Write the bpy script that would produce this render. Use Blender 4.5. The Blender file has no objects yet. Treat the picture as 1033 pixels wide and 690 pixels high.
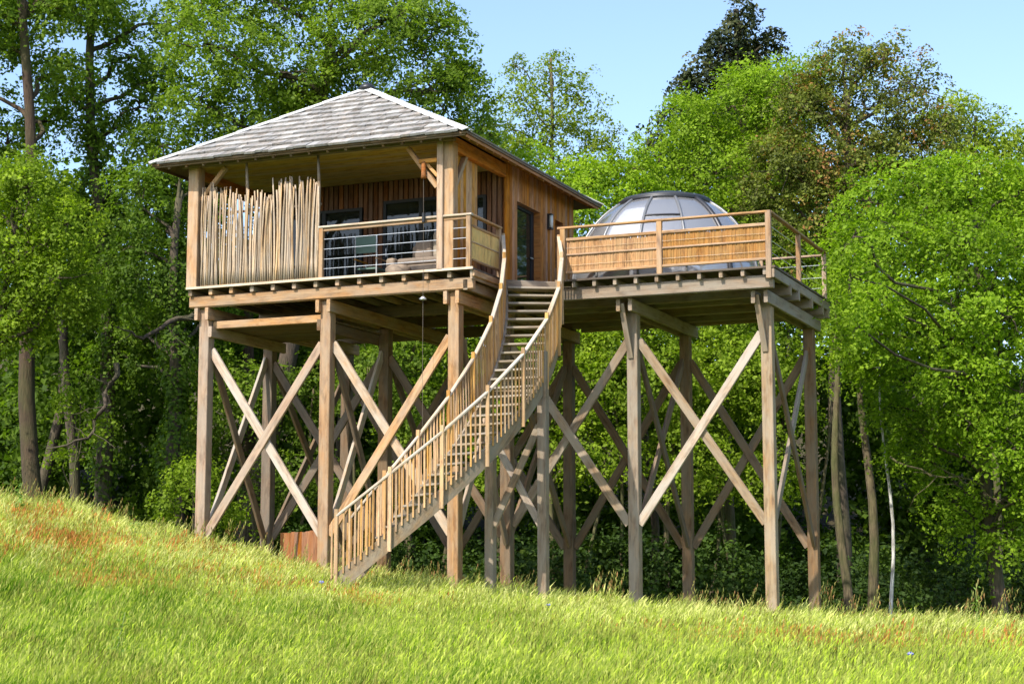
import bpy, math, random
import numpy as np
from mathutils import Vector, Matrix, Euler

random.seed(7)
rng = np.random.default_rng(7)
scene = bpy.context.scene
COL = scene.collection

# ------------------------------------------------------------------ camera
CAM = Vector((21.5, -32.3, 0.0))
YAW, PITCH = math.radians(22.9), math.radians(7.5)
cam_data = bpy.data.cameras.new("camera")
cam_data.sensor_width = 36.0
cam_data.lens = 1734.0 / 1033.0 * 36.0
cam_data.clip_start, cam_data.clip_end = 0.5, 1500.0
cam = bpy.data.objects.new("camera", cam_data)
COL.objects.link(cam)
cam.location = CAM
cam.rotation_euler = Euler((math.pi / 2 + PITCH, 0, YAW), 'XYZ')
scene.camera = cam

# ------------------------------------------------------------------ sky, sun, exposure
SUN_EL, SUN_DIR = math.radians(47), Vector((-0.24, -0.97, 0)).normalized()
world = bpy.data.worlds.new("World")
scene.world = world
world.use_nodes = True
wn = world.node_tree.nodes
wl = world.node_tree.links
wn.clear()
sky = wn.new('ShaderNodeTexSky')
sky.sky_type = 'NISHITA'
sky.sun_disc = False
sky.sun_elevation = SUN_EL
sky.sun_rotation = math.atan2(SUN_DIR.x, SUN_DIR.y)
sky.air_density = 0.9
sky.dust_density = 1.3
sky.ozone_density = 1.6
bg = wn.new('ShaderNodeBackground')
bg.inputs['Strength'].default_value = 0.15
wo = wn.new('ShaderNodeOutputWorld')
wl.new(sky.outputs[0], bg.inputs[0])
wl.new(bg.outputs[0], wo.inputs[0])
sun_data = bpy.data.lights.new("sun", 'SUN')
sun_data.energy = 3.0
sun_data.angle = math.radians(0.6)
sun_data.color = (1.0, 0.94, 0.84)
sun = bpy.data.objects.new("sun", sun_data)
COL.objects.link(sun)
sd = Vector((SUN_DIR.x * math.cos(SUN_EL), SUN_DIR.y * math.cos(SUN_EL), math.sin(SUN_EL)))
sun.rotation_euler = sd.to_track_quat('Z', 'Y').to_euler()
scene.view_settings.view_transform = 'Standard'
scene.view_settings.look = 'None'
scene.view_settings.gamma = 1.0
scene.view_settings.use_curve_mapping = False
scene.view_settings.exposure = 1.10
scene.cycles.max_bounces = 7
scene.cycles.diffuse_bounces = 3
scene.cycles.glossy_bounces = 2
scene.cycles.transmission_bounces = 4
scene.cycles.transparent_max_bounces = 10
scene.cycles.caustics_reflective = False
scene.cycles.caustics_refractive = False

# ------------------------------------------------------------------ object helpers
WM = {}


def register(o, parent, M):
    """link o with world matrix M below parent"""
    COL.objects.link(o)
    if parent is not None:
        o.parent = parent
        o.matrix_basis = WM[parent.name].inverted() @ M
    else:
        o.matrix_basis = M
    WM[o.name] = M
    return o


def tag(o, label=None, cat=None, group=None, kind=None):
    for k, v in (('label', label), ('category', cat), ('group', group), ('kind', kind)):
        if v:
            o[k] = v
    return o


def thing(name, label, cat, loc=(0, 0, 0), group=None):
    o = bpy.data.objects.new(name, None)
    o.empty_display_size = 0.3
    register(o, None, Matrix.Translation(loc))
    return tag(o, label, cat, group)


def holder(name, parent, loc):
    o = bpy.data.objects.new(name, None)
    o.empty_display_size = 0.2
    return register(o, parent, Matrix.Translation(loc))


def mesh_from(name, v, f, mat, smooth=False):
    me = bpy.data.meshes.new(name)
    me.from_pydata([tuple(p) for p in v], [], f)
    for m in (mat if isinstance(mat, (list, tuple)) else [mat]):
        me.materials.append(m)
    if smooth:
        me.polygons.foreach_set('use_smooth', [True] * len(me.polygons))
    me.update()
    return me


def add_mesh(name, me, parent=None, M=None):
    return register(bpy.data.objects.new(name, me), parent, M or Matrix())


BOXV = [(-1, -1, -1), (1, -1, -1), (1, 1, -1), (-1, 1, -1), (-1, -1, 1), (1, -1, 1), (1, 1, 1), (-1, 1, 1)]
BOXF = [(0, 3, 2, 1), (4, 5, 6, 7), (0, 1, 5, 4), (1, 2, 6, 5), (2, 3, 7, 6), (3, 0, 4, 7)]


class MB:
    def __init__(s):
        s.v, s.f = [], []

    def add(s, v, f):
        n = len(s.v)
        s.v += [tuple(p) for p in v]
        s.f += [tuple(i + n for i in q) for q in f]

    def box(s, a, b):
        c = [(a[i] + b[i]) / 2 for i in range(3)]
        h = [abs(b[i] - a[i]) / 2 for i in range(3)]
        s.add([(c[0] + x * h[0], c[1] + y * h[1], c[2] + z * h[2]) for x, y, z in BOXV], BOXF)

    def bar(s, p, q, w, h, up=(0, 0, 1)):
        M, L = frame(p, q, up)
        s.add([M @ Vector(((x + 1) / 2 * L, y * w / 2, z * h / 2)) for x, y, z in BOXV], BOXF)

    def tube(s, pts, rad, n=8, cap=True):
        pts = [Vector(p) for p in pts]
        rad = rad if isinstance(rad, (list, tuple)) else [rad] * len(pts)
        base = len(s.v)
        ref = Vector((0.31, 0.17, 0.93))
        for i, p in enumerate(pts):
            t = (pts[min(i + 1, len(pts) - 1)] - pts[max(i - 1, 0)]).normalized()
            a = t.cross(ref)
            if a.length < 1e-3:
                a = t.cross(Vector((1, 0, 0)))
            a.normalize()
            b = t.cross(a)
            for k in range(n):
                an = 2 * math.pi * k / n
                s.v.append(tuple(p + (a * math.cos(an) + b * math.sin(an)) * rad[i]))
        for i in range(len(pts) - 1):
            for k in range(n):
                k2 = (k + 1) % n
                s.f.append((base + i * n + k, base + (i + 1) * n + k, base + (i + 1) * n + k2, base + i * n + k2))
        if cap:
            s.f.append(tuple(base + k for k in range(n)))
            s.f.append(tuple(base + (len(pts) - 1) * n + k for k in reversed(range(n))))

    def prism(s, poly, z0, z1):
        n = len(poly)
        v = [(x, y, z0) for x, y in poly] + [(x, y, z1) for x, y in poly]
        f = [tuple(reversed(range(n))), tuple(range(n, 2 * n))] + [(i, (i + 1) % n, n + (i + 1) % n, n + i) for i in range(n)]
        s.add(v, f)

    def build(s, name, mat, parent=None, origin=None, smooth=False):
        M = Matrix.Translation(origin) if origin is not None else Matrix()
        if origin is not None:
            v = [(p[0] - origin[0], p[1] - origin[1], p[2] - origin[2]) for p in s.v]
        else:
            v = s.v
            if parent is not None:
                M = Matrix()
        return add_mesh(name, mesh_from(name, v, s.f, mat, smooth), parent, M)


def frame(p, q, up=(0, 0, 1)):
    p, q = Vector(p), Vector(q)
    x = q - p
    L = x.length
    x.normalize()
    u = Vector(up)
    y = u.cross(x)
    if y.length < 1e-4:
        y = Vector((0, 1, 0)).cross(x)
    y.normalize()
    z = x.cross(y)
    M = Matrix((x, y, z)).transposed().to_4x4()
    M.translation = p
    return M, L


BEAMS = {}


def beam_mesh(L, w, h, mat, c):
    key = (round(L, 2), round(w, 3), round(h, 3), mat.name, c)
    if key in BEAMS:
        return BEAMS[key]
    L = key[0]
    if c > 0:
        oct_ = [(-w / 2 + c, -h / 2), (w / 2 - c, -h / 2), (w / 2, -h / 2 + c), (w / 2, h / 2 - c), (w / 2 - c, h / 2), (-w / 2 + c, h / 2), (-w / 2, h / 2 - c), (-w / 2, -h / 2 + c)]
    else:
        oct_ = [(-w / 2, -h / 2), (w / 2, -h / 2), (w / 2, h / 2), (-w / 2, h / 2)]
    n = len(oct_)
    v = [(0, y, z) for y, z in oct_] + [(L, y, z) for y, z in oct_]
    f = [tuple(reversed(range(n))), tuple(range(n, 2 * n))] + [(i, (i + 1) % n, n + (i + 1) % n, n + i) for i in range(n)]
    me = mesh_from('timber', v, f, mat)
    BEAMS[key] = me
    return me


def beam(name, p, q, w, h, mat, parent, up=(0, 0, 1), c=0.012, roll=0.0):
    """timber of width w (sideways) and depth h (along up), its grain running p -> q"""
    M, L = frame(p, q, up)
    if roll:
        M = M @ Matrix.Rotation(roll, 4, 'X')
    return add_mesh(name, beam_mesh(L, w, h, mat, c), parent, M)


# ------------------------------------------------------------------ materials
def new_mat(name):
    m = bpy.data.materials.new(name)
    m.use_nodes = True
    nt = m.node_tree
    b = nt.nodes['Principled BSDF']
    return m, nt, b


def ramp(nt, fac, stops):
    r = nt.nodes.new('ShaderNodeValToRGB')
    e = r.color_ramp.elements
    e[0].position, e[0].color = stops[0][0], (*stops[0][1], 1)
    e[1].position, e[1].color = stops[-1][0], (*stops[-1][1], 1)
    for p, cc in stops[1:-1]:
        x = e.new(p)
        x.color = (*cc, 1)
    nt.links.new(fac, r.inputs[0])
    return r.outputs[0]


def mixc(nt, mode, a, b, fac):
    m = nt.nodes.new('ShaderNodeMix')
    m.data_type = 'RGBA'
    m.blend_type = mode
    for sock, val in ((m.inputs[0], fac), (m.inputs[6], a), (m.inputs[7], b)):
        if hasattr(val, 'is_linked'):
            nt.links.new(val, sock)
        elif isinstance(val, tuple):
            sock.default_value = (*val, 1)
        else:
            sock.default_value = val
    return m.outputs[2]


def noise(nt, vec, scale, detail=3, rough=0.55):
    n = nt.nodes.new('ShaderNodeTexNoise')
    n.inputs['Scale'].default_value = scale
    n.inputs['Detail'].default_value = detail
    n.inputs['Roughness'].default_value = rough
    if vec is not None:
        nt.links.new(vec, n.inputs['Vector'])
    return n.outputs[0]


def mapping(nt, vec, scale, off=None):
    m = nt.nodes.new('ShaderNodeMapping')
    m.inputs['Scale'].default_value = scale
    nt.links.new(vec, m.inputs['Vector'])
    if off is not None:
        nt.links.new(off, m.inputs['Location'])
    return m.outputs[0]


def mathn(nt, op, a, b):
    m = nt.nodes.new('ShaderNodeMath')
    m.operation = op
    for i, v in enumerate((a, b)):
        if hasattr(v, 'is_linked'):
            nt.links.new(v, m.inputs[i])
        else:
            m.inputs[i].default_value = v
    return m.outputs[0]


def wood(name, light, dark, grey=(0.36, 0.33, 0.29), greyamt=0.3, knots=0.6, var=0.35, rough=0.8, axis=0, grain=1.0, bump=0.25):
    m, nt, b = new_mat(name)
    tc = nt.nodes.new('ShaderNodeTexCoord')
    oi = nt.nodes.new('ShaderNodeObjectInfo')
    sc = [9.0, 9.0, 9.0]
    sc[axis] = 0.55
    off = mathn(nt, 'MULTIPLY', oi.outputs['Random'], 63.0)
    v = mapping(nt, tc.outputs['Object'], sc, off)
    g = noise(nt, v, 2.2 * grain, 4, 0.6)
    col = ramp(nt, g, [(0.28, dark), (0.5, tuple((a + c) / 2 for a, c in zip(light, dark))), (0.68, light)])
    # fine cracks along the grain
    sc2 = [26.0, 26.0, 26.0]
    sc2[axis] = 0.8
    v2 = mapping(nt, tc.outputs['Object'], sc2, off)
    cr = noise(nt, v2, 2.0, 2, 0.5)
    crk = ramp(nt, cr, [(0.30, (0.45, 0.40, 0.34)), (0.42, (1, 1, 1))])
    col = mixc(nt, 'MULTIPLY', col, crk, 0.55)
    # knots
    sc3 = [4.2, 4.2, 4.2]
    sc3[axis] = 1.5
    v3 = mapping(nt, tc.outputs['Object'], sc3, off)
    vo = nt.nodes.new('ShaderNodeTexVoronoi')
    vo.inputs['Scale'].default_value = 1.0
    nt.links.new(v3, vo.inputs['Vector'])
    kn = ramp(nt, vo.outputs['Distance'], [(0.10, (0.34, 0.20, 0.11)), (0.17, (0.80, 0.62, 0.45)), (0.30, (1, 1, 1))])
    col = mixc(nt, 'MULTIPLY', col, kn, knots)
    st = noise(nt, mapping(nt, tc.outputs['Object'], tuple(1.3 if k == axis else 4.5 for k in range(3)), off), 2.1, 4, 0.65)
    col = mixc(nt, 'MULTIPLY', col, ramp(nt, st, [(0.36, (0.42, 0.36, 0.30)), (0.50, (1, 1, 1)), (0.70, (1.0, 1.0, 1.0))]), 0.62)
    wt = noise(nt, mapping(nt, tc.outputs['Object'], tuple(0.8 if k == axis else 3.0 for k in range(3)), off), 3.1, 3, 0.6)
    col = mixc(nt, 'MULTIPLY', col, ramp(nt, wt, [(0.35, (1.12, 0.98, 0.84)), (0.65, (0.96, 1.0, 1.04))]), 0.8)
    # weathering patches and grey streaks
    w1 = noise(nt, mapping(nt, tc.outputs['Object'], (0.9, 2.5, 2.5), off), 1.3, 3, 0.6)
    wm = ramp(nt, w1, [(0.40, (0, 0, 0)), (0.60, (1, 1, 1))])
    sep = mathn(nt, 'MULTIPLY', wm, greyamt * 1.25)
    sep2 = mathn(nt, 'ADD', sep, greyamt * 0.35)
    col = mixc(nt, 'MIX', col, grey, sep2)
    hv = nt.nodes.new('ShaderNodeHueSaturation')
    nt.links.new(col, hv.inputs['Color'])
    rr = nt.nodes.new('ShaderNodeMath')
    rr.operation = 'FRACT'
    nt.links.new(mathn(nt, 'MULTIPLY', oi.outputs['Random'], 7.31), rr.inputs[0])
    nt.links.new(mathn(nt, 'ADD', mathn(nt, 'MULTIPLY', rr.outputs[0], var), 1.0 - var / 2), hv.inputs['Value'])
    rr2 = nt.nodes.new('ShaderNodeMath')
    rr2.operation = 'FRACT'
    nt.links.new(mathn(nt, 'MULTIPLY', oi.outputs['Random'], 23.7), rr2.inputs[0])
    nt.links.new(mathn(nt, 'ADD', mathn(nt, 'MULTIPLY', rr2.outputs[0], 0.35), 0.80), hv.inputs['Saturation'])
    nt.links.new(hv.outputs[0], b.inputs['Base Color'])
    b.inputs['Roughness'].default_value = rough
    b.inputs['Specular IOR Level'].default_value = 0.25
    bp = nt.nodes.new('ShaderNodeBump')
    bp.inputs['Strength'].default_value = bump
    bp.inputs['Distance'].default_value = 0.02
    nt.links.new(mathn(nt, 'ADD', g, cr), bp.inputs['Height'])
    nt.links.new(bp.outputs[0], b.inputs['Normal'])
    return m


def plain(name, col, rough=0.5, metal=0.0, var=0.0):
    m, nt, b = new_mat(name)
    b.inputs['Base Color'].default_value = (*col, 1)
    b.inputs['Roughness'].default_value = rough
    b.inputs['Metallic'].default_value = metal
    if var:
        tc = nt.nodes.new('ShaderNodeTexCoord')
        n = noise(nt, tc.outputs['Object'], 6.0, 4)
        c = ramp(nt, n, [(0.3, tuple(x * (1 - var) for x in col)), (0.7, tuple(min(1, x * (1 + var)) for x in col))])
        nt.links.new(c, b.inputs['Base Color'])
    return m


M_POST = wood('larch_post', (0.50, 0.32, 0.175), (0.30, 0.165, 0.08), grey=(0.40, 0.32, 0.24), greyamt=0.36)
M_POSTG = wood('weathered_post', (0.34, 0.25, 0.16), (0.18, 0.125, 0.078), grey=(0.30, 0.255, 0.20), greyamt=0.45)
M_INNER = wood('shaded_larch', (0.25, 0.160, 0.090), (0.135, 0.082, 0.045), grey=(0.18, 0.145, 0.105), greyamt=0.4)  # larch again, with the shade inside the frame put into a darker colour
M_BRACE = wood('pale_brace', (0.48, 0.36, 0.25), (0.31, 0.22, 0.145), grey=(0.42, 0.37, 0.31), greyamt=0.5)
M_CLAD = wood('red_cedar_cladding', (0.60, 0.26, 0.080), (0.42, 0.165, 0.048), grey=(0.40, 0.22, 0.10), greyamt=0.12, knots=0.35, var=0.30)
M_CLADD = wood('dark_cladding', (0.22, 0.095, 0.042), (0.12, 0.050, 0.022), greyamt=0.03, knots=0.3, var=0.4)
M_PANEL = wood('golden_cladding', (0.68, 0.36, 0.115), (0.50, 0.25, 0.075), greyamt=0.05, knots=0.3, var=0.2)
M_RAILW = wood('railing_pine', (0.46, 0.28, 0.135), (0.31, 0.175, 0.08), greyamt=0.18, knots=0.4)
M_BALU = wood('baluster_pine', (0.60, 0.37, 0.145), (0.40, 0.215, 0.075), greyamt=0.12, knots=0.3, var=0.45)
M_HAND = wood('pale_handrail', (0.62, 0.49, 0.34), (0.46, 0.34, 0.22), grey=(0.52, 0.46, 0.38), greyamt=0.4, knots=0.3)
M_STRING = wood('grey_stringer', (0.33, 0.25, 0.165), (0.19, 0.135, 0.085), grey=(0.28, 0.24, 0.185), greyamt=0.5, var=0.15)
M_TREAD = wood('worn_tread', (0.38, 0.31, 0.21), (0.24, 0.19, 0.125), grey=(0.32, 0.29, 0.24), greyamt=0.5)
M_DECK = wood('deck_board', (0.14, 0.10, 0.065), (0.075, 0.053, 0.035), grey=(0.13, 0.11, 0.09), greyamt=0.4)
M_SOFFIT = wood('soffit_board', (0.56, 0.41, 0.14), (0.47, 0.335, 0.105), greyamt=0.02, knots=0.1, var=0.06)
M_SHINGLE = wood('silvered_shingle', (0.37, 0.35, 0.33), (0.17, 0.155, 0.142), grey=(0.34, 0.335, 0.325), greyamt=0.45, knots=0.05, var=0.5, axis=1)
M_STICK = wood('peeled_hazel_stick', (0.60, 0.44, 0.26), (0.34, 0.225, 0.12), grey=(0.36, 0.30, 0.235), greyamt=0.45, knots=0.5, var=0.6)
M_REED = wood('split_reed', (0.48, 0.26, 0.08), (0.30, 0.145, 0.042), greyamt=0.06, knots=0.15, var=0.3, axis=2, grain=4.0)
M_REEDY = wood('yellow_reed', (0.76, 0.50, 0.10), (0.60, 0.37, 0.07), greyamt=0.06, knots=0.15, var=0.2, axis=2, grain=4.0)
M_GATE = wood('orange_stained_plank', (0.42, 0.17, 0.055), (0.28, 0.10, 0.032), greyamt=0.06, knots=0.4, var=0.3)
M_BLACK = plain('black_frame', (0.010, 0.012, 0.015), 0.6)
M_METAL = plain('zinc_cap', (0.66, 0.65, 0.62), 0.5, 0.0, 0.12)
M_DARKM = plain('dark_metal', (0.05, 0.05, 0.055), 0.4, 0.6)
M_STEEL = plain('steel_cable', (0.62, 0.62, 0.62), 0.35, 0.7)
M_ROPE = plain('rope', (0.16, 0.13, 0.10), 0.9)
M_INSIDE = plain('interior_wall', (0.20, 0.13, 0.08), 0.8)
M_CUSH = plain('grey_cushion', (0.20, 0.155, 0.12), 0.9, 0, 0.15)
M_WICKER = plain('wicker', (0.24, 0.18, 0.13), 0.85, 0, 0.3)
M_TEAL = plain('green_canvas', (0.13, 0.20, 0.165), 0.85, 0, 0.1)
M_BLIND = plain('white_blind', (0.88, 0.88, 0.90), 0.8)
M_LAMPG = plain('lamp_glass', (0.75, 0.74, 0.68), 0.3)


def glass_dark():
    m, nt, b = new_mat('window_glass')
    b.inputs['Base Color'].default_value = (0.02, 0.025, 0.02, 1)
    b.inputs['Roughness'].default_value = 0.03
    b.inputs['IOR'].default_value = 1.52
    tr = nt.nodes.new('ShaderNodeBsdfTransparent')
    tr.inputs[0].default_value = (0.75, 0.8, 0.75, 1)
    mx = nt.nodes.new('ShaderNodeMixShader')
    mx.inputs[0].default_value = 0.85
    nt.links.new(tr.outputs[0], mx.inputs[1])
    nt.links.new(b.outputs[0], mx.inputs[2])
    nt.links.new(mx.outputs[0], nt.nodes['Material Output'].inputs[0])
    return m


def dome_glass():
    m, nt, b = new_mat('dome_polycarbonate')
    b.inputs['Base Color'].default_value = (0.88, 0.88, 0.90, 1)
    b.inputs['Roughness'].default_value = 0.12
    tr = nt.nodes.new('ShaderNodeBsdfTransparent')
    tr.inputs[0].default_value = (0.93, 0.94, 0.96, 1)
    gl = nt.nodes.new('ShaderNodeBsdfGlossy')
    gl.inputs['Roughness'].default_value = 0.06
    fr = nt.nodes.new('ShaderNodeFresnel')
    fr.inputs[0].default_value = 1.7
    m1 = nt.nodes.new('ShaderNodeMixShader')
    m1.inputs[0].default_value = 0.46
    tl = nt.nodes.new('ShaderNodeBsdfTranslucent')
    tl.inputs[0].default_value = (0.95, 0.95, 0.96, 1)
    m0 = nt.nodes.new('ShaderNodeMixShader')
    nt.links.new(b.outputs[0], m0.inputs[1])
    nt.links.new(tl.outputs[0], m0.inputs[2])
    nt.links.new(tr.outputs[0], m1.inputs[1])
    nt.links.new(m0.outputs[0], m1.inputs[2])
    m2 = nt.nodes.new('ShaderNodeMixShader')
    nt.links.new(mathn(nt, 'ADD', mathn(nt, 'MULTIPLY', fr.outputs[0], 1.0), 0.18), m2.inputs[0])
    nt.links.new(m1.outputs[0], m2.inputs[1])
    nt.links.new(gl.outputs[0], m2.inputs[2])
    nt.links.new(m2.outputs[0], nt.nodes['Material Output'].inputs[0])
    return m


M_GLASS = glass_dark()
M_DOME = dome_glass()


def foliage(name, dark, mid, light, trans=0.32, red=None):
    """leaf material; per-leaf 'tint' runs from old dark leaves to young light ones"""
    m, nt, b = new_mat(name)
    at = nt.nodes.new('ShaderNodeAttribute')
    at.attribute_name = 'tint'
    stops = [(0.0, dark), (0.5, mid), (1.0, light)]
    if red:
        stops = [(0.0, dark), (0.45, mid), (0.74, light), (0.95, red)]
    col = ramp(nt, at.outputs['Fac'], stops)
    nt.links.new(col, b.inputs['Base Color'])
    b.inputs['Roughness'].default_value = 0.62
    b.inputs['Specular IOR Level'].default_value = 0.2
    t = nt.nodes.new('ShaderNodeBsdfTranslucent')
    tcol = mixc(nt, 'MULTIPLY', col, (1.35, 1.5, 0.55), 1.0)
    nt.links.new(tcol, t.inputs[0])
    mx = nt.nodes.new('ShaderNodeMixShader')
    mx.inputs[0].default_value = trans
    nt.links.new(b.outputs[0], mx.inputs[1])
    nt.links.new(t.outputs[0], mx.inputs[2])
    nt.links.new(mx.outputs[0], nt.nodes['Material Output'].inputs[0])
    return m


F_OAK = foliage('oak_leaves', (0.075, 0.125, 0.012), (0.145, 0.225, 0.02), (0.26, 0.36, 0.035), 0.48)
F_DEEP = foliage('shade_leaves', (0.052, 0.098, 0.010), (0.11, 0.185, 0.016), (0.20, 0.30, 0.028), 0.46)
F_HAZEL = foliage('hazel_leaves', (0.1, 0.155, 0.008), (0.19, 0.28, 0.016), (0.32, 0.43, 0.03), 0.45)
F_MAPLE = foliage('maple_leaves', (0.11, 0.185, 0.008), (0.21, 0.33, 0.016), (0.34, 0.48, 0.03), 0.46)
F_ASH = foliage('ash_leaves', (0.14, 0.22, 0.012), (0.24, 0.36, 0.02), (0.36, 0.5, 0.035), 0.46)
F_BROWN = foliage('bronze_leaves', (0.065, 0.08, 0.014), (0.13, 0.155, 0.022), (0.21, 0.26, 0.035), 0.32, red=(0.34, 0.17, 0.06))
F_UNDER = foliage('shade_darkened_undergrowth', (0.022, 0.046, 0.008), (0.048, 0.090, 0.012), (0.10, 0.165, 0.018), 0.3)  # undergrowth greens painted darker to stand for the shade at the wood's foot
F_DARK = foliage('evergreen_leaves', (0.018, 0.03, 0.01), (0.042, 0.056, 0.016), (0.095, 0.095, 0.034), 0.15)
F_BIRCH = foliage('birch_leaves', (0.12, 0.16, 0.014), (0.22, 0.3, 0.022), (0.34, 0.43, 0.045), 0.42)


def bark(name, a, bb, moss=0.3):
    m, nt, b = new_mat(name)
    tc = nt.nodes.new('ShaderNodeTexCoord')
    v = mapping(nt, tc.outputs['Object'], (7, 7, 1.2))
    n = noise(nt, v, 2.0, 5, 0.65)
    c = ramp(nt, n, [(0.32, a), (0.65, bb)])
    n2 = noise(nt, tc.outputs['Object'], 0.9, 3)
    k = ramp(nt, n2, [(0.42, (0, 0, 0)), (0.62, (1, 1, 1))])
    c = mixc(nt, 'MIX', c, (0.075, 0.095, 0.02), mathn(nt, 'MULTIPLY', k, moss))
    nt.links.new(c, b.inputs['Base Color'])
    b.inputs['Roughness'].default_value = 0.95
    bp = nt.nodes.new('ShaderNodeBump')
    bp.inputs['Strength'].default_value = 0.8
    bp.inputs['Distance'].default_value = 0.06
    nt.links.new(n, bp.inputs['Height'])
    nt.links.new(bp.outputs[0], b.inputs['Normal'])
    return m


B_OAK = bark('oak_bark', (0.035, 0.026, 0.018), (0.11, 0.08, 0.055))
B_PALE = bark('mossy_pale_bark', (0.045, 0.034, 0.018), (0.17, 0.13, 0.07), 0.6)
B_RED = bark('reddish_bark', (0.035, 0.022, 0.013), (0.09, 0.055, 0.032), 0.3)
B_BIRCH = bark('white_birch_bark', (0.14, 0.12, 0.10), (0.75, 0.72, 0.66), 0.05)

# ------------------------------------------------------------------ terrain
CY, SY = math.cos(YAW), math.sin(YAW)


def survey(x, y):
    """world -> (across, away) along the meadow's own axes"""
    rx, ry = x - CAM.x, y - CAM.y
    return rx * CY + ry * SY, -rx * SY + ry * CY


def site(u, d, z=0.0):
    return Vector((CAM.x + u * CY - d * SY, CAM.y + u * SY + d * CY, z))


CU = [-40, -24, -16, -10.7, -8.7, -6.6, -4.0, -1.3, 2.6, 6.0, 10.7, 16, 40]
CZ = [3.5, 3.1, 2.2, 1.14, 0.70, 0.12, -0.50, -0.78, -1.25, -1.48, -1.60, -1.7, -1.9]


def smooth(t):
    t = np.clip(t, 0, 1)
    return t * t * (3 - 2 * t)


def ground_z(x, y):
    u, d = survey(np.asarray(x, float), np.asarray(y, float))
    cz = sum(np.interp(u + k * 0.8, CU, CZ) for k in (-2, -1, 0, 1, 2)) / 5
    base = -1.66 - 0.006 * u
    t = smooth((d - 13) / 24.0)
    z = base * (1 - t) + cz * t
    back = smooth((d - 37.5) / 12.0)
    z = z - back * (0.9 + np.clip(cz + 1.2, 0, 3) * 0.75)
    hill = smooth((d - 58) / 36.0)
    z = z + hill * 13.0
    z = z + 0.05 * np.sin(u * 1.9 + d * 0.7) + 0.04 * np.sin(d * 1.3 - u * 0.6)
    return z


gm, nt, b = new_mat('meadow_soil')
tc = nt.nodes.new('ShaderNodeTexCoord')
n1 = noise(nt, tc.outputs['Object'], 0.6, 5)
n2 = noise(nt, tc.outputs['Object'], 14.0, 4)
c = ramp(nt, n1, [(0.3, (0.07, 0.12, 0.02)), (0.55, (0.12, 0.17, 0.03)), (0.75, (0.18, 0.17, 0.06))])
c = mixc(nt, 'MULTIPLY', c, ramp(nt, n2, [(0.3, (0.55, 0.5, 0.4)), (0.7, (1, 1, 1))]), 0.8)
nt.links.new(c, b.inputs['Base Color'])
b.inputs['Roughness'].default_value = 1.0
us = np.concatenate([np.linspace(-400, -50, 12), np.linspace(-45, 45, 181), np.linspace(50, 400, 12)])
ds = np.concatenate([[-200, -80, -30, -8], np.linspace(0, 60, 121), np.linspace(63, 130, 24), [180, 300, 600]])
UU, DD = np.meshgrid(us, ds)
GX = CAM.x + UU * CY - DD * SY
GY = CAM.y + UU * SY + DD * CY
GZ = ground_z(GX, GY)
gv = np.stack([GX.ravel(), GY.ravel(), GZ.ravel()], 1)
nu = len(us)
gf = [(r * nu + k, r * nu + k + 1, (r + 1) * nu + k + 1, (r + 1) * nu + k) for r in range(len(ds) - 1) for k in range(nu - 1)]
fm, nt, b = new_mat('leaf_litter')
tc = nt.nodes.new('ShaderNodeTexCoord')
c = ramp(nt, noise(nt, tc.outputs['Object'], 3.0, 6), [(0.35, (0.030, 0.022, 0.010)), (0.6, (0.060, 0.050, 0.018)), (0.75, (0.045, 0.065, 0.014))])
nt.links.new(c, b.inputs['Base Color'])
b.inputs['Roughness'].default_value = 1.0
gme = mesh_from('ground', gv.tolist(), gf, [gm, fm], True)
gme.polygons.foreach_set('material_index', [1 if 44 <= ds[r] < 200 else 0 for r in range(len(ds) - 1) for k in range(nu - 1)])
ground = add_mesh('ground', gme)
tag(ground, 'sloping meadow ground rising to the left under the tall grass', 'ground', kind='structure')


def gz(x, y):
    return float(ground_z(x, y))


# ================================================================== STILT PLATFORMS
X0, X1, X2, X3, X4 = 0.25, 3.35, 6.42, 9.42, 12.42
YA, YB, YC = 0.35, 3.12, 7.0
W = 0.25

plat = thing('stilt_platform', 'tall timber stilt platform with crossed braces carrying the hipped roof cabin', 'platform', (3.3, 3.5, gz(3.3, 3.5)))
deck = thing('viewing_deck', 'raised grey timber viewing deck on crossed stilts carrying the clear dome', 'deck', (9.6, 5.0, gz(9.6, 5.0)))


def post(p, x, y, top, mat, w=W):
    return beam('post', (x, y, gz(x, y) - 0.5), (x, y, top), w, w, mat, p, up=(0, 1, 0), c=0.012)


def cross(p, a, b_, z0, z1, mat, w=0.19, t=0.07, side=1, mat2=None):
    """X brace between the posts at a and b_ (plan positions)"""
    A_, B_ = Vector((*a, 0)), Vector((*b_, 0))
    d = (B_ - A_).normalized()
    nrm = Vector((0, 0, 1)).cross(d) * side
    i = d * 0.115
    for k, (za, zb) in enumerate(((z1, z0), (z0, z1))):
        o = nrm * (0.036 * (1 if k else -1))
        s = A_ + i + o + Vector((0, 0, za))
        e = B_ - i + o + Vector((0, 0, zb))
        beam('cross_brace', s, e, t, w, (mat2 or mat) if k else mat, p, up=(0, 0, 1), c=0.008)


# posts
for x in (X0, X1, X2):
    post(plat, x, YA, 5.78, M_POST)
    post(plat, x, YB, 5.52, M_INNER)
for x in (X0, X1):
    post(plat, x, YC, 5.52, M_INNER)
for x in (X3, X4):
    post(deck, x, YB + .02, 5.78, M_POSTG, 0.24)
for x in (X2, X3, X4):
    post(deck, x, YC, 5.55, M_INNER, 0.24)

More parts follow.
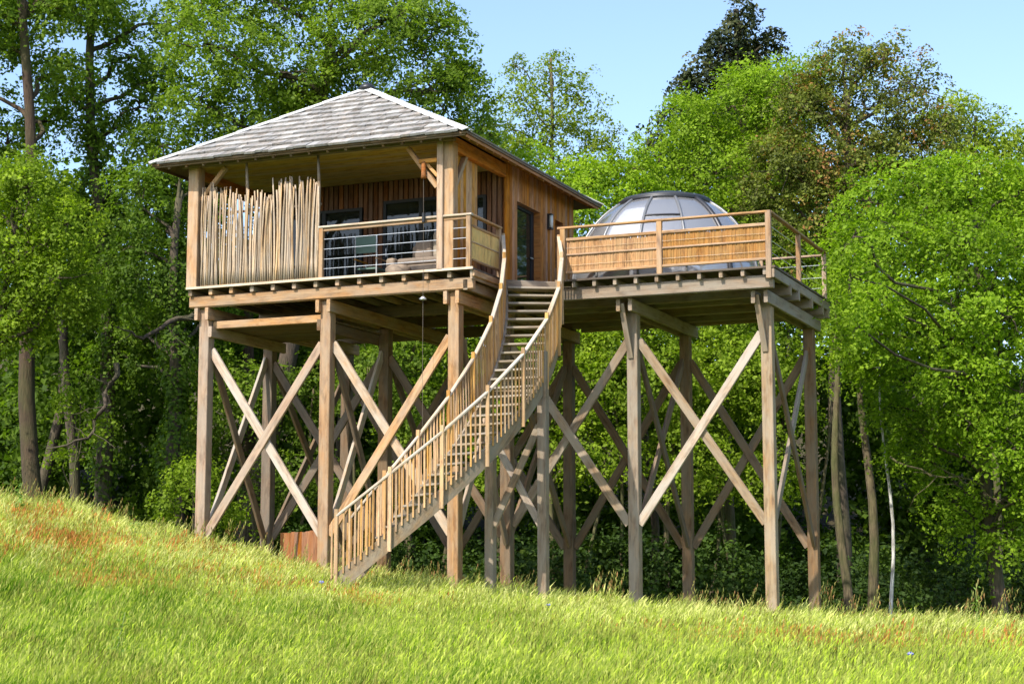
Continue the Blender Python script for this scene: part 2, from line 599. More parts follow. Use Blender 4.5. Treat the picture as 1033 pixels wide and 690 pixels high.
# braces
ZT, ZB = 4.85, 0.72
cross(plat, (X0, YA), (X1, YA), ZB, ZT, M_BRACE, side=-1, mat2=M_POST)
cross(plat, (X1, YA), (X2, YA), ZB, ZT, M_BRACE, side=-1, mat2=M_POST)
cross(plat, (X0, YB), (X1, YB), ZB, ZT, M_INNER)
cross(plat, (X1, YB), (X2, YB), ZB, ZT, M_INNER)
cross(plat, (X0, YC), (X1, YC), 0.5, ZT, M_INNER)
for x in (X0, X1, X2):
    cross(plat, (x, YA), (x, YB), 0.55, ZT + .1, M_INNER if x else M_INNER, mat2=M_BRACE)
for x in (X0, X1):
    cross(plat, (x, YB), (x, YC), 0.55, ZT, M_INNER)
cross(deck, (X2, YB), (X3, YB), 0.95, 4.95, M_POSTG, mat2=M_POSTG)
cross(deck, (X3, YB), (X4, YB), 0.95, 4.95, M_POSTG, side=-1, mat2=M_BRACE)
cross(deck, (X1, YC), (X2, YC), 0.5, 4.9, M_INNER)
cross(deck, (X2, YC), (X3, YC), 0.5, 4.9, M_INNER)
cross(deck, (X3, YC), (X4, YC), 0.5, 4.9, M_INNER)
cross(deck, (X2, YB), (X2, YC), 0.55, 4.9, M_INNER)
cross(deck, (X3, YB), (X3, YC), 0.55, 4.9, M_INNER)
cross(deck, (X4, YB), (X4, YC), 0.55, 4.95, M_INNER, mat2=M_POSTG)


def clamps(p, x, y0, y1, z, mat, w=0.085, h=0.27, off=None):
    o = (W / 2 + w / 2 - 0.03) if off is None else off
    for s in (-1, 1):
        beam('clamp_beam', (x + s * o, y0, z), (x + s * o, y1, z), w, h, mat, p, c=0.012)


# left platform: paired beams front to back, main beams across, joists, boards
for x in (X0, X1, X2):
    clamps(plat, x, 0.10, 7.3, 5.655, M_POST)
for s in (-1, 1):
    pass
beam('main_beam', (-0.07, 0.16, 5.925), (6.93, 0.16, 5.925), 0.12, 0.265, M_POST, plat, c=0.03)
beam('main_beam', (-0.05, 3.12, 5.925), (6.60, 3.12, 5.925), 0.14, 0.265, M_INNER, plat)
beam('main_beam', (-0.05, 7.0, 5.925), (6.60, 7.0, 5.925), 0.14, 0.265, M_INNER, plat)
beam('main_beam', (-0.05, 5.0, 5.925), (6.60, 5.0, 5.925), 0.14, 0.265, M_INNER, plat)
xs = [-0.07 + 0.06 + i * 0.535 for i in range(14)]
for i, x in enumerate(xs):
    y1 = 7.15 if x < 6.3 else 2.9
    beam('joist', (x, 0.03, 6.125), (x, y1, 6.125), 0.09, 0.125, M_POST if i % 3 else M_POSTG, plat, c=0.01)
beam('rim_joist', (6.92, 0.02, 6.10), (6.92, 1.62, 6.10), 0.05, 0.21, M_POSTG, plat)
beam('rim_joist', (6.75, 0.10, 5.90), (6.75, 2.4, 5.90), 0.10, 0.22, M_POSTG, plat)
y = 0.065
while y < 7.15:
    beam('deck_board', (-0.06, y, 6.215), (6.97 if y < 1.6 else 6.53, y, 6.215), 0.14, 0.042, M_DECK, plat, c=0)
    y += 0.148
beam('edge_board', (-0.08, -0.025, 6.225), (6.98, -0.025, 6.225), 0.035, 0.05, M_HAND, plat, c=0)
# low second floor between the three left posts
beam('floor_beam', (0.40, 0.42, 5.42), (3.2, 0.42, 5.42), 0.10, 0.17, M_POST, plat)
for x in (X0 + .16, X1 - .16):
    beam('floor_beam', (x, 0.22, 5.26), (x, 3.5, 5.26), 0.09, 0.24, M_POST if x < 1 else M_INNER, plat)
y = 0.6
while y < 3.4:
    beam('floor_board', (0.32, y, 5.40), (3.3, y, 5.40), 0.13, 0.03, M_INNER, plat, c=0)
    y += 0.142

# right platform
for x in (X3, X4):
    clamps(deck, x, 2.52, 7.45, 5.655, M_POSTG)
    for q in (0,):
        beam('knee_strut', (x - 0.09, 2.60, 5.70), (x - 0.02, 3.01, 4.55), 0.12, 0.05, M_POSTG, deck, up=(0, 1, 0.2), c=0.006)
clamps(deck, X2, 2.5, 7.3, 5.64, M_INNER)
beam('main_beam', (7.9, 2.42, 5.935), (12.76, 2.42, 5.935), 0.12, 0.28, M_POSTG, deck, c=0.02)
for yy in (3.6, 4.35, 5.6, 6.7, 7.3):
    beam('main_beam', (6.66, yy, 5.925), (12.84, yy, 5.925), 0.13, 0.25, M_POSTG if yy > 3 else M_INNER, deck)
for i in range(13):
    x = 6.95 + i * 0.472
    y0 = 2.24 if x > 8.2 else 3.0
    beam('joist', (x, y0, 6.125), (x, 7.45, 6.125), 0.075, 0.13, M_POSTG, deck, c=0.008)
beam('rim_joist', (12.80, 2.22, 6.09), (12.80, 7.5, 6.09), 0.05, 0.20, M_POSTG, deck)
y = 2.27
while y < 7.5:
    beam('deck_board', ((8.05 if y < 2.95 else 6.56), y, 6.215), (12.85, y, 6.215), 0.14, 0.042, M_DECK, deck, c=0)
    y += 0.148
lm = MB()
lm.prism([(6.56, 1.60), (6.93, 1.60), (7.03, 1.78), (7.86, 2.40), (8.04, 2.40), (8.04, 2.90), (6.56, 2.90)], 6.20, 6.236)
lm.build('landing_floor', M_DECK, deck, origin=(7.3, 2.2, 6.2))
beam('landing_riser', (6.98, 1.70, 6.115), (7.93, 2.42, 6.115), 0.05, 0.235, M_POSTG, deck)

# ------------------------------------------------------------------ deck railing
rl = holder('railing', deck, (10.4, 2.25, 6.24))
ZR = 7.385
Yr = 2.25


def rpost(x, y, z0=6.0, z1=ZR - .03, w=0.10, mat=M_RAILW, p=rl):
    beam('railing_post', (x, y, z0), (x, y, z1), w, w * .9, mat, p, up=(0, 1, 0), c=0.008)


for x in (8.12, 10.33, 12.71):
    rpost(x, Yr, z0=5.98 if x > 12 else 6.22, z1=ZR + (.02 if x > 12 else -.03), w=0.115)
for yy in (4.85, 7.42):
    rpost(12.72, yy)
for x in (11.2, 9.2, 7.2):
    rpost(x, 7.42)
beam('top_rail', (8.0, Yr, ZR), (12.70, Yr, ZR), 0.11, 0.05, M_RAILW, rl)
beam('top_rail', (12.72, Yr + .05, ZR + .01), (12.72, 7.5, ZR + .01), 0.11, 0.05, M_RAILW, rl)
beam('top_rail', (7.0, 7.42, ZR - .06), (12.7, 7.42, ZR - .06), 0.11, 0.05, M_RAILW, rl)
for xa, xb in ((8.2, 10.27), (10.39, 12.65)):
    beam('panel_rail', (xa, Yr, 7.12), (xb, Yr, 7.12), 0.06, 0.07, M_RAILW, rl)
    beam('panel_rail', (xa, Yr - .01, 6.78), (xb, Yr - .01, 6.78), 0.03, 0.045, M_RAILW, rl)
    beam('panel_rail', (xa, Yr, 6.39), (xb, Yr, 6.39), 0.06, 0.06, M_RAILW, rl)
    mb = MB()
    x = xa + .01
    while x < xb - .01:
        if True:
            w_ = random.uniform(0.012, 0.024)
            z1 = 7.085 - (random.random() < .15) * random.uniform(0, .05)
            yy = Yr + .008 + random.uniform(-.009, .009)
            mb.box((x, yy, 6.42), (x + w_, yy + .012, z1))
            x += w_ * random.uniform(.75, 1.0)
        else:
            x += 0.03
    o = mb.build('reed_panel', M_REED, rl, origin=((xa + xb) / 2, Yr, 6.4))
    o['kind'] = 'stuff'
    for zz in (6.55, 6.93):
        beam('binding_wire', (xa, Yr - .016, zz), (xb, Yr - .016, zz), 0.006, 0.006, M_HAND, rl, c=0)
for zz in (6.55, 6.8, 7.1):
    beam('cable', (12.72, Yr, zz), (12.72, 7.42, zz), 0.008, 0.008, M_STEEL, rl, c=0)
    beam('cable', (7.1, 7.42, zz), (12.72, 7.42, zz), 0.008, 0.008, M_STEEL, rl, c=0)

# ------------------------------------------------------------------ balcony railing
br = holder('railing', plat, (5.1, 0.0, 6.24))
ZL = 7.365
for x in (3.34, 6.86):
    beam('railing_post', (x, 0.03, 6.24), (x, 0.03, ZL - .03), 0.10, 0.09, M_RAILW, br, up=(0, 1, 0), c=0.008)
beam('railing_post', (6.88, 1.56, 6.24), (6.88, 1.56, ZL - .03), 0.10, 0.09, M_RAILW, br, up=(0, 1, 0), c=0.008)
beam('top_rail', (3.28, 0.03, ZL), (6.94, 0.03, ZL + .01), 0.12, 0.05, M_HAND, br)
beam('top_rail', (3.28, 0.035, ZL - .065), (6.90, 0.035, ZL - .055), 0.05, 0.07, M_RAILW, br)
beam('top_rail', (6.89, 0.09, ZL + .005), (6.89, 1.62, ZL + .005), 0.11, 0.045, M_RAILW, br)
for zz in (6.45, 6.66, 6.88, 7.10):
    beam('cable', (3.38, 0.03, zz), (6.83, 0.03, zz), 0.009, 0.009, M_STEEL, br, c=0)
for zz, hh in ((7.14, .06), (6.80, .035), (6.42, .05)):
    beam('panel_rail', (6.90, 0.10, zz), (6.90, 1.50, zz), 0.05, hh, M_RAILW, br)
mb = MB()
yy = 0.09
while yy < 1.50:
    w_ = random.uniform(0.012, 0.020)
    mb.box((6.89 + random.uniform(-.004, .004), yy, 6.43), (6.905, yy + w_, 7.12))
    yy += w_ + .003
o = mb.build('reed_panel', M_REEDY, br, origin=(6.9, .8, 6.43))
o['kind'] = 'stuff'

# ------------------------------------------------------------------ screen of hazel sticks
sc_ = holder('stick_screen', plat, (1.8, 0.0, 6.24))
x = 0.30
i = 0
while x < 3.30:
    r = random.uniform(0.017, 0.028)
    t = (x - .3) / 3.0
    h = 2.08 + 0.07 * math.sin(t * 11) + random.uniform(-.20, .12)
    if t > .62:
        h += .10
    if .52 < t < .60:
        h -= .12
    if t < .1:
        h += .15
    lean = random.uniform(-.07, .07)
    y0 = -0.01 + (i % 2) * 0.045
    pts, rs = [], []
    bx_, by_ = random.uniform(-.022, .022), random.uniform(-.02, .02)
    for k in range(7):
        s = k / 6
        pts.append((s * h, bx_ * math.sin(s * 3.1) * 2 + lean * s + random.uniform(-.004, .004), by_ * math.sin(s * 3.1)))
        rs.append(r * (1.1 - .35 * s) * random.uniform(.93, 1.07))
    mbs = MB()
    mbs.tube(pts, rs, 6)
    me = mesh_from('stick', mbs.v, mbs.f, M_STICK, True)
    Mx = Matrix(((0, 1, 0, x), (0, 0, -1, y0), (1, 0, 0, 6.245), (0, 0, 0, 1)))
    Mx = Matrix(((0, 1, 0, x), (0, 0, 1, y0), (1, 0, 0, 6.245), (0, 0, 0, 1)))
    add_mesh('stick', me, sc_, Mx)
    x += r * 2 * random.uniform(.45, .72) if random.random() > .02 else r * 2 + random.uniform(.005, .02)
    i += 1
for x, zt in ((1.42, 8.98), (3.24, 9.0)):
    mbs = MB()
    mbs.tube([(x + .02, .03, 6.25), (x, .04, 7.3), (x + .02, .04, 8.2), (x - .03, .05, zt)], [.045, .04, .036, .03], 7)
    mbs.build('upright_pole', M_POSTG, sc_, origin=(x, .03, 6.25), smooth=True)
for zz in (6.55, 7.9):
    beam('back_rail', (0.28, 0.075, zz), (3.3, 0.075, zz), 0.03, 0.06, M_INNER, sc_)

# ================================================================== CABIN
cab = thing('treehouse_cabin', 'wooden stilt cabin with hipped shingle roof, covered balcony and black framed doors', 'cabin', (3.2, 3.6, 6.24))
ZF = 6.24
EX0, EX1, EY0, EY1, EZ = -0.76, 7.04, -0.50, 7.65, 9.03
RX, RY0, RY1, RZ = 3.14, 2.45, 4.75, 11.10


def cpost(x, y, z1, w, mat=M_POST, z0=ZF):
    beam('corner_post', (x, y, z0), (x, y, z1), w, w, mat, cab, up=(0, 1, 0), c=0.012)


cpost(0.05, 0.10, 8.98, 0.27)
cpost(6.21, 0.02, 8.98, 0.14)
cpost(6.38, 0.14, 8.98, 0.24, M_POST)
# plate beams
beam('plate_beam', (-0.25, -0.02, 9.11), (6.55, -0.02, 9.11), 0.12, 0.25, M_INNER, cab)
beam('plate_beam', (6.42, 0.06, 8.97), (6.42, 2.9, 8.97), 0.14, 0.30, M_CLAD, cab)
beam('plate_beam', (-0.05, 0.06, 8.97), (-0.05, 2.9, 8.97), 0.14, 0.30, M_CLAD, cab)
# knee braces
beam('knee_brace', (6.12, 0.06, 8.02), (5.42, 0.06, 8.93), 0.10, 0.14, M_POST, cab, up=(0, 1, 0), roll=0)
beam('knee_brace', (6.40, 0.27, 8.05), (6.40, 0.86, 8.86), 0.10, 0.12, M_POST, cab, up=(1, 0, 0))
beam('knee_brace', (0.18, 0.12, 8.25), (0.80, 0.12, 8.95), 0.10, 0.12, M_POST, cab, up=(0, 1, 0))
beam('bracket_arm', (5.72, -0.02, 8.60), (6.14, -0.02, 8.60), 0.07, 0.09, M_PANEL, cab)
beam('bracket_arm', (5.86, 0.03, 8.56), (6.13, 0.03, 8.26), 0.06, 0.07, M_PANEL, cab)

# ceiling of the balcony
cl = holder('ceiling', cab, (3.2, 1.5, 9.0))
y = 0.10
while y < 2.9:
    beam('ceiling_board', (0.02, y, 9.005), (6.35, y, 9.005), 0.178, 0.02, M_SOFFIT, cl, c=0)
    y += 0.18

# back wall of the balcony (dark vertical boards with two glazed doors and a slit window)
YW = 2.95
bw = holder('balcony_wall', cab, (3.2, YW, ZF))
openings = [(0.75, 2.80, ZF, 8.42), (3.36, 5.30, ZF, 8.52), (5.68, 5.98, 6.9, 8.46)]
x = 0.06
while x < 6.42:
    w_ = 0.095
    mid = x + w_ / 2
    segs = [(ZF, 9.0)]
    for a, b_, z0, z1 in openings:
        if a - .02 < mid < b_ + .02:
            segs = ([(z1, 9.0)] + ([(ZF, z0)] if z0 > ZF + .1 else []))
    for z0, z1 in segs:
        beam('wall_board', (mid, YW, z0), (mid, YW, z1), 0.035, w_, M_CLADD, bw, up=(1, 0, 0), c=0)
    x += 0.132
mb = MB()
# backing board behind the slats, pierced by the openings
xs_ = [0.05, 0.75, 2.80, 3.36, 5.30, 5.68, 5.98, 6.45]
for i in range(7):
    a, b_ = xs_[i], xs_[i + 1]
    op = [o for o in openings if abs(o[0] - a) < .01]
    if not op:
        mb.box((a, YW + .03, ZF), (b_, YW + .06, 9.0))
    else:
        mb.box((a, YW + .03, op[0][3]), (b_, YW + .06, 9.0))
        if op[0][2] > ZF + .1:
            mb.box((a, YW + .03, ZF), (b_, YW + .06, op[0][2]))
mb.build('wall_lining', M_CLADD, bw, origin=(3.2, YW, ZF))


def glazed(name, a, b_, z0, z1, y, leaves):
    d = holder(name, cab, ((a + b_) / 2, y, z0))
    t = 0.07
    m = MB()
    m.box((a, y - .05, z1 - t), (b_, y + .03, z1))
    m.box((a, y - .05, z0), (a + t, y + .03, z1 - t))
    m.box((b_ - t, y - .05, z0), (b_, y + .03, z1 - t))
    if leaves > 1:
        m.box(((a + b_) / 2 - .05, y - .045, z0), ((a + b_) / 2 + .05, y + .025, z1 - t))
    m.box((a + t, y - .045, z0), (b_ - t, y + .025, z0 + t))
    m.build('door_frame', M_BLACK, d, origin=(a, y, z0))
    g = MB()
    if leaves > 1:
        g.box((a + t, y - .012, z0 + t), ((a + b_) / 2 - .05, y + .008, z1 - t))
        g2 = MB()
        g2.box(((a + b_) / 2 + .05, y - .012, z0 + t), (b_ - t, y + .008, z1 - t))
        g2.build('pane', M_GLASS, d, origin=(b_, y, z0))
    else:
        g.box((a + t, y - .012, z0 + t), (b_ - t, y + .008, z1 - t))
    g.build('pane', M_GLASS, d, origin=(a, y, z0))
    if z0 < 6.4:
        beam('handle', (a + .10, y - .08, z0 + .95), (a + .10, y - .08, z0 + 1.15), 0.02, 0.02, M_STEEL, d, up=(0, 1, 0), c=0)


glazed('glazed_door', 0.75, 2.80, ZF, 8.42, YW, 2)
glazed('glazed_door', 3.36, 5.30, ZF, 8.52, YW, 2)
glazed('window', 5.68, 5.98, 6.9, 8.46, YW, 1)

# golden side screen by the balcony corner
sp = holder('side_screen', cab, (6.3, 1.0, ZF))
y = 0.30
while y < 1.58:
    beam('wall_board', (6.33, y + .07, ZF), (6.33, y + .07, 8.83), 0.025, 0.142, M_PANEL, sp, up=(0, 1, 0), c=0.004)
    y += 0.147

# side wall with the entrance door
XW = 6.50
sw = holder('side_wall', cab, (XW, 5.0, ZF))
OD = (3.47, 4.92, ZF - .02, 8.38)
OW = (5.90, 6.45, 7.2, 8.40)
y = 2.93
k = 0
while y < 7.02:
    w_ = 0.142
    mid = y + w_ / 2
    segs = [(ZF, 9.22)]
    if k == 0:
        pass
    for a, b_, z0, z1 in (OD, OW):
        if a - .03 < mid < b_ + .03:
            segs = [(z1, 9.22)] + ([(ZF, z0)] if z0 > ZF + .1 else [])
    for z0, z1 in segs:
        beam('wall_board', (XW - .012 + (k % 2) * .004, mid, z0), (XW - .012 + (k % 2) * .004, mid, z1), 0.026, w_ - .004, M_CLAD, sw, up=(0, 1, 0), c=0.004)
    y += 0.146
    k += 1
beam('corner_board', (XW - .03, 2.93, ZF), (XW - .03, 2.93, 9.2), 0.07, 0.05, M_CLAD, sw, up=(0, 1, 0))
m = MB()
m.box((XW - .08, 2.99, ZF), (XW - .03, OD[0] - .03, 9.2))
m.box((XW - .08, OD[0] - .03, OD[3] + .03), (XW - .03, OD[1] + .03, 9.2))
m.box((XW - .08, OD[1] + .03, ZF), (XW - .03, OW[0] - .03, 9.2))
m.box((XW - .08, OW[0] - .03, ZF), (XW - .03, OW[1] + .03, OW[2] - .02))
m.box((XW - .08, OW[0] - .03, OW[3] + .03), (XW - .03, OW[1] + .03, 9.2))
m.box((XW - .08, OW[1] + .03, ZF), (XW - .03, 7.05, 9.2))
m.build('wall_lining', M_CLAD, sw, origin=(XW, 5, ZF))
for a, b_, z0, z1 in (OD, OW):
    for p0, p1 in (((XW - .30, a - .025, z0), (XW, a, z1)), ((XW - .30, b_, z0), (XW, b_ + .025, z1)), ((XW - .30, a - .025, z1), (XW, b_ + .025, z1 + .025))):
        m = MB()
        m.box(p0, p1)
        m.build('reveal', M_CLAD, sw, origin=p0)
dr = holder('entrance_door', cab, (XW - .175, 4.0, ZF))
m = MB()
a, b_, z1 = OD[0], OD[1], OD[3]
m.box((XW - .225, a, ZF), (XW - .10, a + .16, z1))
m.box((XW - .225, b_ - .06, ZF), (XW - .16, b_, z1))
m.box((XW - .225, a + .16, z1 - .07), (XW - .145, b_ - .06, z1))
m.box((XW - .215, a + .16, ZF), (XW - .155, b_ - .06, ZF + .10))
m.box((XW - .215, b_ - .18, ZF + .10), (XW - .155, b_ - .06, z1 - .07))
m.build('door_frame', M_BLACK, dr, origin=(XW, a, ZF))
m = MB()
m.box((XW - .195, a + .16, ZF + .10), (XW - .175, b_ - .18, z1 - .07))
m.build('pane', M_GLASS, dr, origin=(XW, a, ZF))
beam('handle', (XW - .12, b_ - .13, 7.25), (XW - .12, b_ - .28, 7.25), 0.022, 0.022, M_STEEL, dr, c=0)
wn_ = holder('window', cab, (XW - .25, 6.2, 7.2))
m = MB()
m.box((XW - .29, OW[0], OW[2]), (XW - .23, OW[0] + .05, OW[3]))
m.box((XW - .29, OW[1] - .05, OW[2]), (XW - .23, OW[1], OW[3]))
m.box((XW - .29, OW[0] + .05, OW[3] - .05), (XW - .23, OW[1] - .05, OW[3]))
m.box((XW - .29, OW[0] + .05, OW[2]), (XW - .23, OW[1] - .05, OW[2] + .05))
m.build('window_frame', M_BLACK, wn_, origin=(XW, 6, 7.2))
m = MB()
m.box((XW - .27, OW[0] + .05, OW[2] + .05), (XW - .25, OW[1] - .05, OW[3] - .05))
m.build('pane', M_GLASS, wn_, origin=(XW, 6, 7.2))
# wall lamp
lp = holder('wall_lamp', cab, (XW + .05, 5.42, 8.2))
m = MB()
m.box((XW + .006, 5.36, 8.06), (XW + .05, 5.50, 8.44))
m.box((XW + .05, 5.36, 8.40), (XW + .12, 5.50, 8.44))
m.box((XW + .05, 5.36, 8.06), (XW + .12, 5.50, 8.10))
m.build('lamp_housing', M_DARKM, lp, origin=(XW, 5.42, 8.2))
m = MB()
m.tube([(XW + .085, 5.43, 8.10), (XW + .085, 5.43, 8.40)], .045, 10)
m.build('lamp_shade', M_LAMPG, lp, origin=(XW, 5.42, 8.2), smooth=True)
# far walls and floor
m = MB()
m.box((0.03, 3.0, ZF), (0.09, 7.05, 9.2))
m.box((0.09, 6.99, ZF), (6.40, 7.05, 9.2))
m.build('rear_wall', M_CLAD, cab, origin=(3, 7, ZF))
m = MB()
m.box((0.10, 3.02, 8.93), (6.40, 6.98, 8.98))
m.box((3.0, 5.0, ZF), (3.08, 6.98, 8.93))
m.build('inner_lining', M_INSIDE, cab, origin=(3, 5, 8.9))

# ---- roof
roof = holder('roof', cab, (RX, 3.6, 9.0))
V = Vector
c00, c10, c11, c01 = V((EX0, EY0, EZ)), V((EX1, EY0, EZ)), V((EX1, EY1, EZ)), V((EX0, EY1, EZ))
r0, r1 = V((RX, RY0, RZ)), V((RX, RY1, RZ))
m = MB()
top = [c00, c10, c11, c01, r0, r1]
m.add(top + [p - V((0, 0, .045)) for p in top],
      [(0, 1, 4), (1, 2, 5, 4), (2, 3, 5), (3, 0, 4, 5), (7, 6, 10), (8, 7, 10, 11), (9, 8, 11), (6, 9, 11, 10), (0, 6, 7, 1), (1, 7, 8, 2), (2, 8, 9, 3), (3, 9, 6, 0)])
m.build('roof_sheathing', M_INNER, roof, origin=(RX, 3.6, 9.0))
# eave boards just inside the edge
beam('fascia', (EX0 + .05, EY0 + .05, EZ - .055), (EX1 - .05, EY0 + .05, EZ - .055), 0.03, 0.05, M_INNER, roof)
beam('fascia', (EX1 - .05, EY0 + .08, EZ - .065), (EX1 - .05, EY1 - .05, EZ - .065), 0.03, 0.075, M_CLAD, roof)
beam('fascia', (EX0 + .05, EY0 + .08, EZ - .06), (EX0 + .05, EY1 - .05, EZ - .06), 0.03, 0.06, M_INNER, roof)
yy = EY0 + .35
sl = (RZ - EZ) / (EX1 - RX)
while yy < EY1 - .2:
    beam('rafter_tail', (EX1 - .08, yy, EZ - .085), (6.40, yy, EZ - .085 + (EX1 - .08 - 6.40) * sl), 0.05, 0.075, M_CLAD, roof, c=0)
    yy += 0.42
xx = EX0 + .4
slf = (RZ - EZ) / (RY0 - EY0)
while xx < EX1 - .2:
    beam('rafter_tail', (xx, EY0 + .08, EZ - .09), (xx, 0.0, EZ - .09 + (0.42) * slf), 0.05, 0.075, M_INNER, roof, c=0)
    xx += 0.45

# front shingles, one by one
up_v = (r0 - V((RX, EY0, EZ)))
Ls = up_v.length
up_n = up_v.normalized()
nrm = V((1, 0, 0)).cross(up_n).normalized()
rows = 12
ex = Ls / rows
SH = []
for wv in (0.16, 0.20, 0.24, 0.28, 0.32):
    for q in range(3):
        j = random.uniform(-.010, .010)
        tk, hl = 0.05, ex * 1.28
        v = [(0, 0, 0), (wv, j, 0), (wv, hl, 0), (0, hl, 0), (0, 0, tk), (wv, j, tk), (wv, hl, .006), (0, hl, .006)]
        SH.append((wv, mesh_from('shingle', v, BOXF, M_SHINGLE)))
count = 0
for r in range(rows):
    s0 = r * ex - (0.05 if r == 0 else 0.0)
    f = s0 / Ls
    xa, xb = EX0 + (RX - EX0) * f, EX1 + (RX - EX1) * f
    f2 = min(1, (s0 + ex * .8) / Ls)
    xa, xb = EX0 + (RX - EX0) * f2 - .03, EX1 + (RX - EX1) * f2 + .03
    x = xa
    while x < xb - .10:
        wv, me = random.choice(SH)
        if x + wv > xb:
            wv, me = SH[random.randint(0, 2)]
            x = min(x, xb - wv)
        lift = random.random() < .10
        tilt = random.uniform(.055, .085) + (random.uniform(.02, .05) if lift else 0)
        p = V((x, EY0, EZ)) + up_n * (s0 + random.uniform(-.022, .018)) + nrm * (0.012 + (.006 if lift else 0))
        yv = (up_n * math.cos(tilt) - nrm * math.sin(tilt) * 1.0)
        yv = (up_n - nrm * (-0.0)).normalized()
        R_ = Matrix((V((1, 0, 0)), yv, nrm)).transposed()
        R_ = R_ @ Matrix.Rotation(-tilt * .5, 3, 'X') @ Matrix.Rotation(random.uniform(-.02, .02), 3, 'Z')
        Mx = R_.to_4x4()
        Mx.translation = p + nrm * (ex * 1.28 * math.sin(tilt * .5))
        add_mesh('shingle', me, roof, Mx)
        x += wv + random.uniform(.002, .009)
        count += 1
# other slopes: shingles joined
m = MB()


def slope(a, b_, ta, tb, rows):
    for r in range(rows):
        f0, f1 = r / rows, min(1, (r + 1.25) / rows)
        A0, B0 = a.lerp(ta, f0), b_.lerp(tb, f0)
        n = max(1, int((B0 - A0).length / .24))
        e_ = (b_ - a).normalized()
        A1, B1 = a.lerp(ta, min(1, (r + 1.0) / rows)), b_.lerp(tb, min(1, (r + 1.0) / rows))
        A0 = A0 + e_ * max(0, (A1 - A0).dot(e_))
        B0 = B0 + e_ * min(0, (B1 - B0).dot(e_))
        ed = (B0 - A0)
        if ed.length < .15:
            continue
        n = max(1, int(ed.length / .24))
        nn = (b_ - a).cross(ta - a).normalized()
        uv = ((ta + tb) / 2 - (a + b_) / 2) * (f1 - f0)
        for k in range(n):
            p = A0 + ed * (k / n)
            q = A0 + ed * ((k + .97) / n)
            lo, hi = nn * .045, nn * .014
            m.add([p + nn * .012, q + nn * .012, q + uv + nn * .004, p + uv + nn * .004, p + lo, q + lo, q + uv + hi, p + uv + hi], BOXF)


slope(c10, c11, r0, r1, 13)
slope(c01, c00, r1, r0, 13)
slope(c11, c01, r1, r1, 12)
o = m.build('shingle', M_SHINGLE, roof, origin=(RX, 3.6, 9.0))
o['kind'] = 'stuff'
# hip and ridge caps
FN = {}
for nm, (p0, p1, p2) in {'f': (c00, c10, r0), 'r': (c10, c11, r1), 'b': (c11, c01, r1), 'l': (c01, c00, r0)}.items():
    n_ = (p1 - p0).cross(p2 - p0).normalized()
    FN[nm] = n_ if n_.z > 0 else -n_
for a, b_, fa, fb in ((c00, r0, 'f', 'l'), (c10, r0, 'f', 'r'), (c11, r1, 'b', 'r'), (c01, r1, 'b', 'l'), (r0, r1, 'l', 'r')):
    d = (b_ - a).normalized()
    L = (b_ - a).length
    nseg = 5
    for s in (0, 1):
        fn = FN[(fa, fb)[s]]
        sv = fn.cross(d).normalized()
        mid = (FN[fa] + FN[fb]).normalized()
        if (a + sv * .1 - a).dot(FN[(fb, fa)[s]]) > 0:
            sv = -sv
        for k in range(nseg):
            l0, l1 = L * k / nseg - .05, L * (k + 1) / nseg - .004
            base = sv * .062 + mid * .062
            beam('hip_cap', a + d * l0 + base + fn * .012, a + d * l1 + base, 0.15, 0.02, M_METAL, roof, up=fn, c=0)
m = MB()
m.tube([(RX, RY0, RZ + .0), (RX, RY0, RZ + .10), (RX, RY0, RZ + .17)], [.22, .17, .04], 8)
m.build('ridge_finial', M_DARKM, roof, origin=(RX, RY0, RZ), smooth=True)

# ================================================================== STAIRCASE
ST = dict(x0=7.432, y0=2.067, th=-1.048, k0=-.181, k1=-.038, k2=.002, w=1.127, m=.962)
SS = np.linspace(0, 8, 401)
KK = ST['k0'] + ST['k1'] * SS + ST['k2'] * SS ** 2
dS = SS[1]
cum = lambda v: np.concatenate([[0], np.cumsum((v[1:] + v[:-1]) / 2 * dS)])
AA = ST['th'] + cum(KK)
SX = ST['x0'] + cum(np.cos(AA))
SY_ = ST['y0'] + cum(np.sin(AA))


def stair(s, off=0.0, dz=0.0):
    x, y, a = (float(np.interp(s, SS, v)) for v in (SX, SY_, AA))
    return Vector((x + math.sin(a) * off, y - math.cos(a) * off, 6.27 - ST['m'] * s + dz))


st = thing('curved_staircase', 'long curved open timber staircase climbing from the meadow to the deck', 'staircase', (5.8, -3.4, gz(5.8, -3.4)))
HWD = ST['w'] / 2
S_END = 6.72


def ribbon(name, off, t, z0, z1, s0, s1, mat, n=60, parent=st, endcut=True):
    v = []
    for i in range(n + 1):
        s = s0 + (s1 - s0) * i / n
        zc0, zc1 = z0, z1
        for o_, zz in ((off - t / 2, zc0), (off + t / 2, zc0), (off + t / 2, zc1), (off - t / 2, zc1)):
            v.append(stair(s, o_, zz))
    f = []
    for i in range(n):
        for k in range(4):
            k2 = (k + 1) % 4
            f.append((i * 4 + k, i * 4 + k2, (i + 1) * 4 + k2, (i + 1) * 4 + k))
    f.append((3, 2, 1, 0))
    f.append((n * 4, n * 4 + 1, n * 4 + 2, n * 4 + 3))
    org = stair((s0 + s1) / 2)
    v = [p - org for p in v]
    # grain runs along the local x axis: turn the mesh so that x is its chord
    ch = (stair(s1) - stair(s0))
    Mf, _ = frame((0, 0, 0), ch)
    Ri = Mf.inverted()
    v = [Ri @ p for p in v]
    return add_mesh(name, mesh_from(name, v, f, mat), parent, Matrix.Translation(org) @ Mf)


